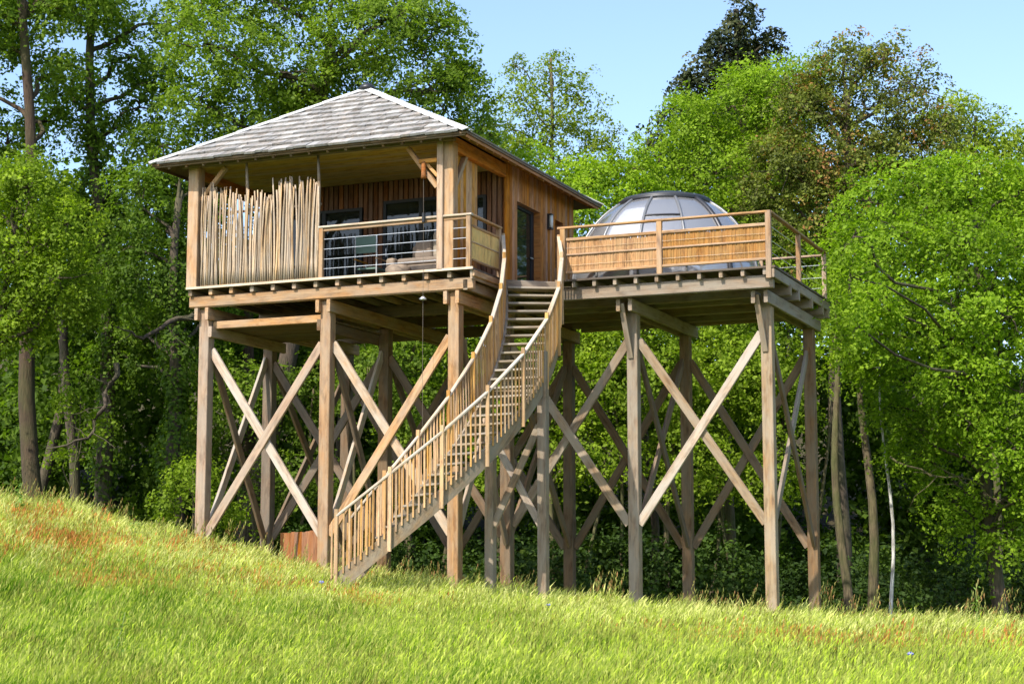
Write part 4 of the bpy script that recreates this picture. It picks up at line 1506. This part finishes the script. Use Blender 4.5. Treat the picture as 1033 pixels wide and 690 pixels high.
tree('maple_tree', 'large bright green maple in front at the right edge with layered boughs', 45,
     fill([(9.5, 0, 9.7, .95, 0.75), (10.9, 0, 10.3, 1.1, 0.7), (12.2, 0, 10.3, 1.1, 0.8), (13.6, 0, 10.0, 1.1, 1.0), (8.75, 0, 8.4, 0.75, 0.8), (10.0, -1.5, 8.5, 1.1, 0.8), (11.5, -2, 8.3, 1.2, 0.9), (13.3, -1, 8.3, 1.1, 1.0), (8.75, 0, 6.9, 0.6, 0.7), (9.6, -1.5, 6.8, 1.0, 0.8), (11.1, -2, 6.6, 1.2, 0.9), (12.6, -2, 6.3, 1.2, 1.0), (8.9, 0, 5.6, 0.7, 0.55), (10.0, -1, 5.4, 1.0, 0.6), (11.2, -2, 4.8, 1.1, 0.8), (12.8, -2, 4.4, 1.1, 1.0), (11.5, -2, 3.6, 0.7, 0.5), (12.6, -2, 3.0, 0.9, 0.8), (13.3, -2, 2.1, 0.6, 0.6), (14.6, -1, 7, 1.4, 1.3), (14.6, -1, 4.3, 1.3, 1.3), (14.9, 0, 9.3, 1.2, 1.1), (10.9, 1, 3.0, 1.0, .7), (11.6, .5, 1.7, .9, .7), (12.9, 0, .9, .9, .8), (13.9, -1, 2.6, 1.0, 1.2), (10.2, 1, 4.4, .8, .6), (12.0, 1, 4.6, 1.1, .9), (7.85, -5.6, 6.7, .5, .8), (8.0, -5.4, 7.7, .45, .6), (8.1, -5.2, 5.6, .4, .5)], 24, .5, 23),
     (12.9, 45.5), (12.2, 44.8, 9.2), .22, B_OAK, F_MAPLE, dens=4.3, leaf=.125, spray_r=.40, flat=.18, tint0=.45, tintv=.25, droop=.5, limb_r=.06, twigs=6)
# coppice below and behind the platforms
COP = [(-8.6, 0, 5.5, 1.2, 1.2), (-6.6, 1, 5.3, 1.2, 1.2), (-4.4, 0, 5.8, 1.3, 1.3), (-2.6, 0, 4.6, 1.3, 1.3), (-0.5, 0, 6.1, 1.3, 1.3), (1.3, 1, 5.3, 1.4, 1.4), (3.1, 0, 6.1, 1.5, 1.3), (2.5, 0, 3.7, 1.5, 1.3), (4.9, 0, 5.5, 1.5, 1.5), (6.7, 0, 6.1, 1.5, 1.3), (5.5, 0, 3.4, 1.5, 1.3), (8.2, 0, 5.2, 1.3, 1.5), (4.1, 1, 7.4, 1.8, 0.9), (7.8, 1, 7.4, 1.5, 1.1), (8.3, 1, 9.3, 1.4, 1.2), (9.6, 2, 8.9, 1.1, 1.2), (-1.1, 1, 3.1, 1.5, 1.2), (-6.6, 1, 2.8, 1.5, 0.9), (-9.9, 1, 3.6, 0.9, 1.2), (7.6, 0, 2.8, 1.2, 1.0), (1.3, 1, 8.0, 1.6, 1.0), (-3, 1, 7.4, 1.4, 1), (5.8, 1, 9.0, 1.6, 1.0), (3.4, 1, 9.2, 1.4, .9)]
cop_lbl = ['leafy coppice tree seen under the left end of the cabin platform', 'leafy coppice tree behind the second and third cabin posts', 'lit coppice tree seen between the staircase and the deck posts', 'lit coppice tree behind the crossed braces of the viewing deck', 'leafy coppice tree behind the rear right corner of the deck']
cuts = [(-20, -5.5), (-5.5, -1.5), (-1.5, 3.3), (3.3, 6.2), (6.2, 20)]
for (a, b_), lb in zip(cuts, cop_lbl):
    L = [l for l in COP if a <= l[0] < b_]
    cu = sum(l[0] for l in L) / len(L)
    tree('coppice_tree', lb, 52, fill(L, 5, .6, int(a * 10)), (cu, 53), (cu + .3, 53, 6.2), .12, B_PALE, F_OAK if a < -2 else F_HAZEL,
         dens=3.3, leaf=.14, tint0=.50 if a < -2 else .42, tintv=.34, spray_r=.42, group='coppice trees behind the stilts', extra_trunks=((cu - 1.1, 53, cu - 1.6, 52.6, 5.2, .08), (cu + 1.0, 52.6, cu + 1.8, 52.8, 5.5, .08)))
# trees with bare trunks
tree('tall_trunk_tree', 'stout brown trunk with dark bark right behind the left pair of posts', 54,
     [(-8.3, 0, 9.5, 1.3, 1.2), (-7.4, .5, 10.5, 1.2, 1.0)], (-8.5, 54), (-8.3, 54, 10.0), .33, B_RED, F_DEEP, dens=2.5, leaf=.15, cat='tree')
tree('mossy_tree', 'pale mossy twin trunks right of the rearmost deck post', 47,
     [(8.9, .5, 7.3, .9, 1.0), (9.9, 1, 8.3, 1.1, 1.0), (9.3, .5, 5.9, .6, .4)], (9.12, 46.8), (8.95, 47.2, 7.2), .15, B_PALE, F_HAZEL, dens=3.2, leaf=.13, tint0=.4,
     extra_trunks=((9.72, 47, 9.62, 47.3, 6.5, .17),), twigs=6)
tree('silver_birch', 'thin white birch trunk in the shade below the bright maple', 46,
     [(10.1, .8, 6.2, .7, .6)], (9.98, 46), (10.0, 46.3, 6.0), .06, B_BIRCH, F_BIRCH, dens=2.0, leaf=.1, twigs=4, limb_r=.03)
tree('sapling', 'small sapling with pale leaves in the dark hollow at the left', 48,
     [(-12.3, 0, 4.9, .55, .4), (-11.9, 0, 4.1, .5, .35), (-12.6, 0, 3.3, .35, .25)], (-12.0, 48), (-12.1, 48, 4.8), .035, B_PALE, F_HAZEL, dens=5, leaf=.12, limb_r=.02)
tree('shaded_sapling', 'low leafy sapling at the wood edge just left of the first post', 48,
     [(-8.9, 0, 2.6, .8, .6), (-9.6, .5, 1.9, .6, .5), (-8.2, 1, 1.6, .7, .5)], (-8.9, 48), (-8.9, 48, 2.8), .04, B_PALE, F_HAZEL, dens=4, leaf=.12, tint0=.5, limb_r=.02)

# shaded trunks further back in the wood
for i, (u, d, r_, lb) in enumerate([(-15.6, 57, .22, 'dim trunk in the shade at the far left behind the leaning oak'), (-11.4, 58, .26, 'dim trunk in the dark hollow between the two ivy stems'),
                                (-6.2, 58, .18, 'dim trunk seen between the first and second cabin posts'), (-3.1, 58, .2, 'dim trunk seen behind the lower braces of the middle bay'),
                                (4.4, 57, .16, 'dim trunk seen under the middle of the viewing deck'), (-14.3, 55, .2, 'dim ivy clad trunk just left of the reddish oak trunk')]):
    b0 = wpt(u, d, 0)
    t = thing('shaded_tree', lb, 'tree', (b0[0], b0[1], gz(b0[0], b0[1])), 'dim trunks in the wood')
    m = MB()
    m.tube(bent((b0[0], b0[1], gz(b0[0], b0[1]) - .3), wpt(u + random.uniform(-.6, .6), d, 12.5), 8, .3), [r_ * (1 - .5 * k / 8) for k in range(9)], 8)
    m.build('trunk', B_OAK, t, origin=(b0[0], b0[1], 0), smooth=True)
    C_, N_, sz, T_, _ = sprays([(wpt(u, d, 11.5), (1.7, 1.7, 1.4)), (wpt(u + 1, d + 1, 9.5), (1.5, 1.5, 1.0))], 2.0, .5, 16, .22)
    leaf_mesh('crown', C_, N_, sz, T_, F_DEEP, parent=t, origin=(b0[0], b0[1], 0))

# bare twisted branches in the hollow and on the right
for lb, pts in (('crooked dark branch reaching over the hollow left of the cabin', [(-9.3, 49.6, 7.3), (-9.9, 48.6, 6.9), (-10.4, 48.0, 6.4), (-11.1, 47.6, 6.7)]),
                ('bare pale dead branch hanging in the dark hollow at the left', [(-10.9, 47, 5.6), (-11.1, 46.8, 4.4), (-11.5, 46.6, 3.5), (-12.6, 46.5, 3.2)]),
                ('bare pale fallen branch in the shade below the maple', [(9.9, 45, 2.9), (10.8, 44.5, 2.4), (11.7, 44.3, 2.3), (12.6, 44, 1.6)])):
    o0 = wpt(*pts[0])
    m = MB()
    P = []
    for a, b_ in zip(pts, pts[1:]):
        P += bent(wpt(*a), wpt(*b_), 4, .8)[:-1]
    P.append(Vector(wpt(*pts[-1])))
    m.tube(P, [.09 * (1 - .8 * i / (len(P) - 1)) if 'dark' in lb else .03 * (1 - .7 * i / (len(P) - 1)) for i in range(len(P))], 6)
    for k in range(8):
        s = P[random.randrange(2, len(P))]
        m.tube(bent(s, s + Vector((random.uniform(-1, 1), random.uniform(-.4, .4), random.uniform(-1, .4))), 4, 1.2), [.018, .014, .011, .008, .005], 4)
    o = m.build('branch', B_OAK if 'dark' in lb else B_PALE, None, origin=o0, smooth=True)
    tag(o, lb, 'branch')

# undergrowth, one mass nobody could count
lob = []
for i in range(62):
    u = -17 + 34 * i / 61 + random.uniform(-.3, .3)
    d = 48.5 + random.uniform(-1.2, 2.5) + (2.5 if u < -8 else 0)
    p = site(u, d)
    g0 = gz(p.x, p.y)
    h = random.uniform(.7, 1.3)
    if u < -8:
        h *= .7
    lob.append(((p.x, p.y, g0 + h * .7), (1.0, 1.0, h)))
    p = site(u, d + 3)
    if u > -7:
        lob.append(((p.x, p.y, g0 + 1.9 + random.uniform(-.4, .6)), (1.1, 1.1, 1.2)))
C_, N_, sz, T_, _ = sprays(lob, 2.2, .38, 22, .14, tint0=.34, tintv=.3)
LEAVES += len(C_)
o = leaf_mesh('undergrowth', C_, N_, sz, T_, F_UNDER)
tag(o, 'dark green undergrowth along the foot of the wood', 'undergrowth', kind='stuff')

# the wood beyond, one mass
lob = []
for i in range(380):
    u = random.uniform(-27, 27)
    d = random.uniform(60, 72)
    hmax = np.interp(u, [-27, -18, -13, -9, -7, -2, 1, 5, 8, 10, 27], [14.5, 13.5, 11.5, 13.5, 16.5, 16.0, 13.0, 13.0, 14.5, 15.5, 15.5])
    z = random.uniform(-1, hmax - 1.0)
    lob.append((wpt(u * d / 62, d, z), (1.9, 1.9, 1.6)))
for u_, z_ in ((-16.5, 9.0), (-15.2, 7.6), (-14.2, 9.2), (-13.6, 6.4), (-16.2, 5.6), (-12.6, 8.0)):
    lob.append((wpt(u_, 58, z_), (1.7, 1.7, 1.5)))
C_, N_, sz, T_, _ = sprays(lob, 1.1, .7, 18, .28, tint0=.30, tintv=.30, shell=.3)
LEAVES += len(C_)
o = leaf_mesh('distant_wood', C_, N_, sz, T_, F_DEEP)
tag(o, 'dense shaded woodland closing the view behind the nearer trees', 'woodland', kind='stuff')
print('LEAVES', LEAVES)

# ================================================================== MEADOW GRASS
gmat, nt, b = new_mat('grass_blade')
at = nt.nodes.new('ShaderNodeAttribute')
at.attribute_name = 'col'
oi = nt.nodes.new('ShaderNodeObjectInfo')
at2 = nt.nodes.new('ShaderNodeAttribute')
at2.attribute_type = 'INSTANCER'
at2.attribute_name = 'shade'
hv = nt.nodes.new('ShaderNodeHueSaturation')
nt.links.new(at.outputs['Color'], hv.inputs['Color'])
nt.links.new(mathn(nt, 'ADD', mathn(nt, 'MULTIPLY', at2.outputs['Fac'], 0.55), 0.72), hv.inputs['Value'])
nt.links.new(hv.outputs[0], b.inputs['Base Color'])
b.inputs['Roughness'].default_value = .6
b.inputs['Specular IOR Level'].default_value = .0
t = nt.nodes.new('ShaderNodeBsdfTranslucent')
nt.links.new(mixc(nt, 'MULTIPLY', hv.outputs[0], (.95, 1.15, .35), 1.0), t.inputs[0])
mx = nt.nodes.new('ShaderNodeMixShader')
mx.inputs[0].default_value = .42
nt.links.new(b.outputs[0], mx.inputs[1])
nt.links.new(t.outputs[0], mx.inputs[2])
nt.links.new(mx.outputs[0], nt.nodes['Material Output'].inputs[0])

GREEN = [(.17, .36, .006), (.215, .43, .009), (.28, .48, .015), (.12, .29, .006)]
STRAW = [(.50, .56, .09), (.60, .61, .16), (.42, .52, .05)]
HEAD = [(.26, .27, .06), (.18, .20, .04), (.34, .33, .08)]
RED = [(.60, .24, .07), (.62, .32, .10), (.54, .19, .07)]


def tuft(kind, seed):
    r = random.Random(seed)
    v, f, c = [], [], []

    def strip(x, y, h, w, lx, ly, col, tip, taper=1.0, segs=3):
        n0 = len(v)
        an = r.uniform(0, math.pi)
        cx, sx = math.cos(an) * w / 2, math.sin(an) * w / 2
        for k in range(segs + 1):
            s = k / segs
            px, py, pz = x + lx * s * s, y + ly * s * s, h * (s - .12 * s * s * abs(lx) / max(h, .1))
            ww = (1 - s * taper) if k < segs or taper < 1 else 0.05
            v.append((px - cx * ww, py - sx * ww, pz))
            v.append((px + cx * ww, py + sx * ww, pz))
        for k in range(segs):
            f.append((n0 + 2 * k, n0 + 2 * k + 1, n0 + 2 * k + 3, n0 + 2 * k + 2))
            m_ = (k + .5) / segs
            m_ = m_ ** 1.5
            c.append(tuple(a * (1 - m_) + b2 * m_ for a, b2 in zip(col, tip)))
        return x + lx, y + ly, h * (1 - .12 * abs(lx) / max(h, .1))

    def head(x, y, z, L, w, lx, col):
        n0 = len(v)
        an = r.uniform(0, math.pi)
        cx, sx = math.cos(an) * w, math.sin(an) * w
        for a in ((0, 0, -.02), (cx, sx, L * .4), (lx * .8, 0, L), (-cx, -sx, L * .4)):
            v.append((x + a[0], y + a[1], z + a[2]))
        f.append((n0, n0 + 1, n0 + 2, n0 + 3))
        c.append(col)

    GR = [(.060, .17, .003), (.080, .205, .004), (.11, .245, .006), (.045, .135, .003)] if kind == 0 else GREEN  # kind zero: darker greens, tree shade over the foreground painted into the blades
    R0 = .15
    n = {0: 58, 1: 50, 2: 46, 3: 34, 4: 40, 5: 20}[kind]
    for _ in range(n):
        a, q = r.uniform(0, 6.28), R0 * math.sqrt(r.random())
        g = r.choice(GR)
        h = r.uniform(.10, .24)
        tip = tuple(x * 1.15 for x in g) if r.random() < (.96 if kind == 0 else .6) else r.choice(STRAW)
        strip(q * math.cos(a), q * math.sin(a), h, r.uniform(.0045, .008), r.uniform(-.06, .14), r.uniform(-.08, .08), g, tip)
    m_ = {0: 2, 1: 9, 2: 8, 3: 9, 4: 16, 5: 5}[kind]
    for _ in range(m_):
        a, q = r.uniform(0, 6.28), R0 * math.sqrt(r.random())
        g = r.choice(GR)
        st_ = r.choice(STRAW)
        h = r.uniform(.24, .42)
        lx = r.uniform(.06, .22)
        if kind in (0, 1):
            x, y, z = strip(q * math.cos(a), q * math.sin(a), h, .004, lx, r.uniform(-.05, .05), g, st_, .5, 3)
            head(x, y, z, r.uniform(.04, .08), .006, .04, r.choice(STRAW))
        elif kind == 5:
            h *= 1.75
            x, y, z = strip(q * math.cos(a), q * math.sin(a), h, .005, lx, r.uniform(-.05, .05), g, (.34, .26, .10), .4, 4)
            for k in range(5):
                head(x - .02 * k, y, z - .045 * k, .05, .008, r.uniform(-.02, .04), r.choice([(.34, .30, .10), (.40, .22, .10), (.30, .32, .10)]))
        elif kind == 2:
            x, y, z = strip(q * math.cos(a), q * math.sin(a), h, .004, lx * .7, r.uniform(-.05, .05), g, st_, .5, 3)
            head(x, y, z, r.uniform(.04, .08), .006, .03, r.choice(HEAD))
        elif kind == 3:
            x, y, z = strip(q * math.cos(a), q * math.sin(a), h * .85, .004, lx * .5, r.uniform(-.05, .05), g, r.choice(RED), .4, 3)
            for k in range(2):
                head(x - .01 * k, y + r.uniform(-.015, .015), z - .05 * k, .05, .008, .02, r.choice(RED))
        else:
            x, y, z = strip(q * math.cos(a), q * math.sin(a), h * .95, .005, lx * 1.4, r.uniform(-.06, .06), r.choice(STRAW), r.choice(STRAW), .5, 3)
            head(x, y, z - .01, r.uniform(.05, .10), 0.006, .06, (.68, .67, .24))
    me = bpy.data.meshes.new('grass_tuft')
    me.from_pydata(v, [], f)
    at_ = me.attributes.new('col', 'FLOAT_COLOR', 'FACE')
    arr = np.ones((len(f), 4), np.float32)
    arr[:, :3] = np.array(c)
    at_.data.foreach_set('color', arr.ravel())
    me.materials.append(gmat)
    me.update()
    return bpy.data.objects.new('grass_tuft', me)


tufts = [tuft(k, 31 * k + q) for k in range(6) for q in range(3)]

# scatter
N = 75000
d = 17.5 + 26 * rng.random(N) ** 1.15
u = (rng.random(N) * 2 - 1) * (.325 * d + 1.0)
Pw = np.stack([CAM.x + u * CY - d * SY, CAM.y + u * SY + d * CY], 1)
keep = rng.random(N) < np.interp(d, [17, 24, 34, 44], [1.0, .9, .9, .6])
Pw, u, d = Pw[keep], u[keep], d[keep]
N = len(u)


def fbm(x, y, s, seed):
    r = np.random.default_rng(seed)
    out = 0
    for k in range(5):
        a, b2, p = r.uniform(.5, 1.6) * s * 1.6 ** (k * .6), r.uniform(.5, 1.6) * s * 1.6 ** (k * .6), r.uniform(0, 6.28)
        th = r.uniform(0, 3.14)
        out = out + np.sin((x * math.cos(th) + y * math.sin(th)) * a + p) * np.sin((y * math.cos(th) - x * math.sin(th)) * b2 + p * 2)
    return out / 2.2


n1 = fbm(u, d, .9, 1) + .35 * rng.normal(size=N)
n2 = fbm(u, d, 1.5, 2) + .35 * rng.normal(size=N)
up_ = np.clip((d - 24) / 9, 0, 1)
kind = np.zeros(N, int)
kind[n1 > -.15] = 1
kind[(n1 > .60 - .70 * up_) & (d > 26)] = 4
kind[(n2 > .62) | ((d < 29) & (d > 24) & (n2 > .0))] = 2
kind[(rng.random(N) < np.interp(d + .13 * u + .7 * n1, [27, 33.5], [.97, .0])) & (n2 < .8)] = 0  # shade-coloured tufts fill the foreground and thin out with distance
# sorrel patches (across, away, spread across, spread away, weight)
red = np.zeros(N)
for (a, b2, sa, sb_, wt) in ((-9.2, 34.3, 1.7, 1.6, .62), (-8.2, 31.5, 1.3, 1.8, .55), (-7.2, 33.6, 1.3, 1.0, .45), (-9.6, 29.0, 1.0, 1.2, .35), (-6.2, 35.0, 1.4, 1.0, .55), (-4.6, 35.4, 1.1, .8, .5), (-4.4, 31.0, 1.5, .9, .5), (-2.6, 31.0, 1.2, .7, .45), (-1.4, 33.2, .5, .6, .6), (2.6, 28.5, 1.4, 1.0, .30), (5.4, 27.5, 2.0, 1.3, .34), (8.5, 29.0, 2.0, 1.8, .30), (-10.6, 31, .6, 1.0, .6), (-6.5, 28, .8, .7, .35)):
    red = np.maximum(red, wt * np.exp(-((u - a) / sa) ** 2 - ((d - b2) / sb_) ** 2))
kind[rng.random(N) < red * .95] = 3
kind[(d > 34) & (d < 38) & (rng.random(N) < .035)] = 5
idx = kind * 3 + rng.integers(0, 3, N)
rot = rng.normal(size=N) * .45 + YAW + np.where(rng.random(N) < .15, rng.uniform(-2, 2, N), 0)
scl = (1.0 + .28 * rng.normal(size=N)).clip(.55, 1.7) * (1 + .16 * n1)
scl *= np.interp(u, [-12, -3, 3], [.92, .95, 1.05])
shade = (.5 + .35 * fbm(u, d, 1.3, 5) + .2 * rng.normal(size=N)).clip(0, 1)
z = ground_z(Pw[:, 0], Pw[:, 1]) - .02
org = site(0, 30)
me = bpy.data.meshes.new('grass')
me.vertices.add(N)
me.vertices.foreach_set('co', np.stack([Pw[:, 0] - org.x, Pw[:, 1] - org.y, z], 1).astype(np.float32).ravel())
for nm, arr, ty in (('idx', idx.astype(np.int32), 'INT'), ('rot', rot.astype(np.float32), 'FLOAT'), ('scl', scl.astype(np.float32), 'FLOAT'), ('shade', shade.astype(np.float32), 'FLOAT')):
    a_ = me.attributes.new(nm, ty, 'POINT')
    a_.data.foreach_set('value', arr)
grass = add_mesh('meadow_grass', me, None, Matrix.Translation((org.x, org.y, 0)))
tag(grass, 'long sunlit meadow grass with straw seed heads and orange sorrel patches', 'grass', kind='stuff')
ng = bpy.data.node_groups.new('scatter_grass', 'GeometryNodeTree')
ng.interface.new_socket('Geometry', in_out='INPUT', socket_type='NodeSocketGeometry')
ng.interface.new_socket('Geometry', in_out='OUTPUT', socket_type='NodeSocketGeometry')
gi, go = ng.nodes.new('NodeGroupInput'), ng.nodes.new('NodeGroupOutput')
g2i = ng.nodes.new('GeometryNodeGeometryToInstance')
for o in reversed(tufts):
    oi_ = ng.nodes.new('GeometryNodeObjectInfo')
    oi_.inputs['Object'].default_value = o
    ng.links.new(oi_.outputs['Geometry'], g2i.inputs[0])
mtp = ng.nodes.new('GeometryNodeMeshToPoints')
iop = ng.nodes.new('GeometryNodeInstanceOnPoints')


def nattr(nm, ty):
    n_ = ng.nodes.new('GeometryNodeInputNamedAttribute')
    n_.data_type = ty
    n_.inputs['Name'].default_value = nm
    return n_.outputs['Attribute']


cx = ng.nodes.new('ShaderNodeCombineXYZ')
ng.links.new(nattr('rot', 'FLOAT'), cx.inputs[2])
ng.links.new(gi.outputs[0], mtp.inputs['Mesh'])
ng.links.new(mtp.outputs[0], iop.inputs['Points'])
ng.links.new(g2i.outputs[0], iop.inputs['Instance'])
iop.inputs['Pick Instance'].default_value = True
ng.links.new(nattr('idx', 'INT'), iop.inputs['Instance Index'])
ng.links.new(cx.outputs[0], iop.inputs['Rotation'])
ng.links.new(nattr('scl', 'FLOAT'), iop.inputs['Scale'])
ng.links.new(iop.outputs[0], go.inputs[0])
md = grass.modifiers.new('scatter', 'NODES')
md.node_group = ng

# ---- single tall plants standing out of the grass
F_WEED = foliage('weed_leaves', (.10, .20, .03), (.16, .30, .05), (.30, .42, .10), .3)


def weed(name, label, cat, u, d, h, lean, n, leaf, mat_stem, flower=None):
    b0 = site(u, d)
    z0 = gz(b0.x, b0.y)
    t = thing(name, label, cat, (b0.x, b0.y, z0))
    m = MB()
    tipv = Vector((b0.x, b0.y, z0)) + Vector((CY * lean, SY * lean, h))
    P = bent((b0.x, b0.y, z0 - .02), tipv, 6, .5)
    m.tube(P, [.012, .011, .010, .009, .007, .006, .004], 5)
    m.build('stem', mat_stem, t, origin=(b0.x, b0.y, z0), smooth=True)
    f = rng.random(n)
    fi = (f * 5.99)
    i0 = fi.astype(int)
    Pn = np.array([tuple(p) for p in P])
    c = Pn[i0] + (Pn[i0 + 1] - Pn[i0]) * (fi - i0)[:, None]
    dr_ = unit(n) * [1, 1, .35]
    c = c + dr_ * leaf * .55
    nn = np.array([0, 0, 1.]) + .5 * rng.normal(size=(n, 3))
    leaf_mesh('leaves', c, nn, leaf * (1.2 - .8 * f), .5 + .25 * rng.normal(size=n), F_WEED, aspect=.4, parent=t, origin=(b0.x, b0.y, z0), direction=dr_)
    return t


STEM = plain('stem_green', (.20, .26, .07), .7)
STEMR = plain('stem_brown', (.26, .14, .07), .8)
weed('tall_weed', 'tall pale leaning grass spike at the right above the meadow', 'weed', 9.0, 34.5, 1.35, .28, 40, .16, STEM)
weed('dock_plant', 'curved brown dock stem at the far right edge of the meadow', 'weed', 9.9, 34.5, .9, .7, 14, .10, STEMR)
weed('nettle', 'nettle standing on the hill crest at the far left', 'weed', -10.2, 35.5, .75, .1, 60, .17, STEM)
weed('nettle_plant', 'leafy green nettle clump on the slope left of the first post', 'weed', -7.6, 34.3, .62, .1, 70, .20, STEM)
weed('thistle', 'dark thistle in the shaded grass at the bottom left', 'weed', -4.9, 21.5, .75, .12, 40, .14, STEM)
weed('broad_dock', 'broad leaved dock plant on the slope in front of the first post', 'weed', -6.0, 33.0, .45, .05, 26, .28, STEM)
weed('yellow_weed', 'yellowish weed growing beside the foot of the staircase', 'weed', -3.15, 33.6, .75, .1, 60, .13, STEM)
BL = plain('blue_petals', (.22, .22, .62), .7)
for lb, u_, d_ in (('blue meadow flower on the sunlit slope below the stair foot', -3.2, 29.0), ('blue meadow flower low in the grass at the right', 5.0, 22.0), ('blue meadow flower in the grass under the staircase', .6, 29.5)):
    b0 = site(u_, d_)
    z0 = gz(b0.x, b0.y)
    t = thing('blue_flower', lb, 'flower', (b0.x, b0.y, z0), 'blue flowers in the meadow')
    m = MB()
    m.tube([(b0.x, b0.y, z0), (b0.x + .02, b0.y, z0 + .5)], .005, 4)
    m.build('stem', STEM, t, origin=(b0.x, b0.y, z0))
    m = MB()
    for k in range(6):
        a = k * 1.047
        m.add([(b0.x + .02, b0.y, z0 + .5), (b0.x + .02 + .05 * math.cos(a), b0.y + .05 * math.sin(a), z0 + .53), (b0.x + .02 + .05 * math.cos(a + .8), b0.y + .05 * math.sin(a + .8), z0 + .53), (b0.x + .02 + .02 * math.cos(a + .4), b0.y + .02 * math.sin(a + .4), z0 + .56)], [(0, 1, 2), (1, 2, 3)])
    m.build('petals', BL, t, origin=(b0.x, b0.y, z0))
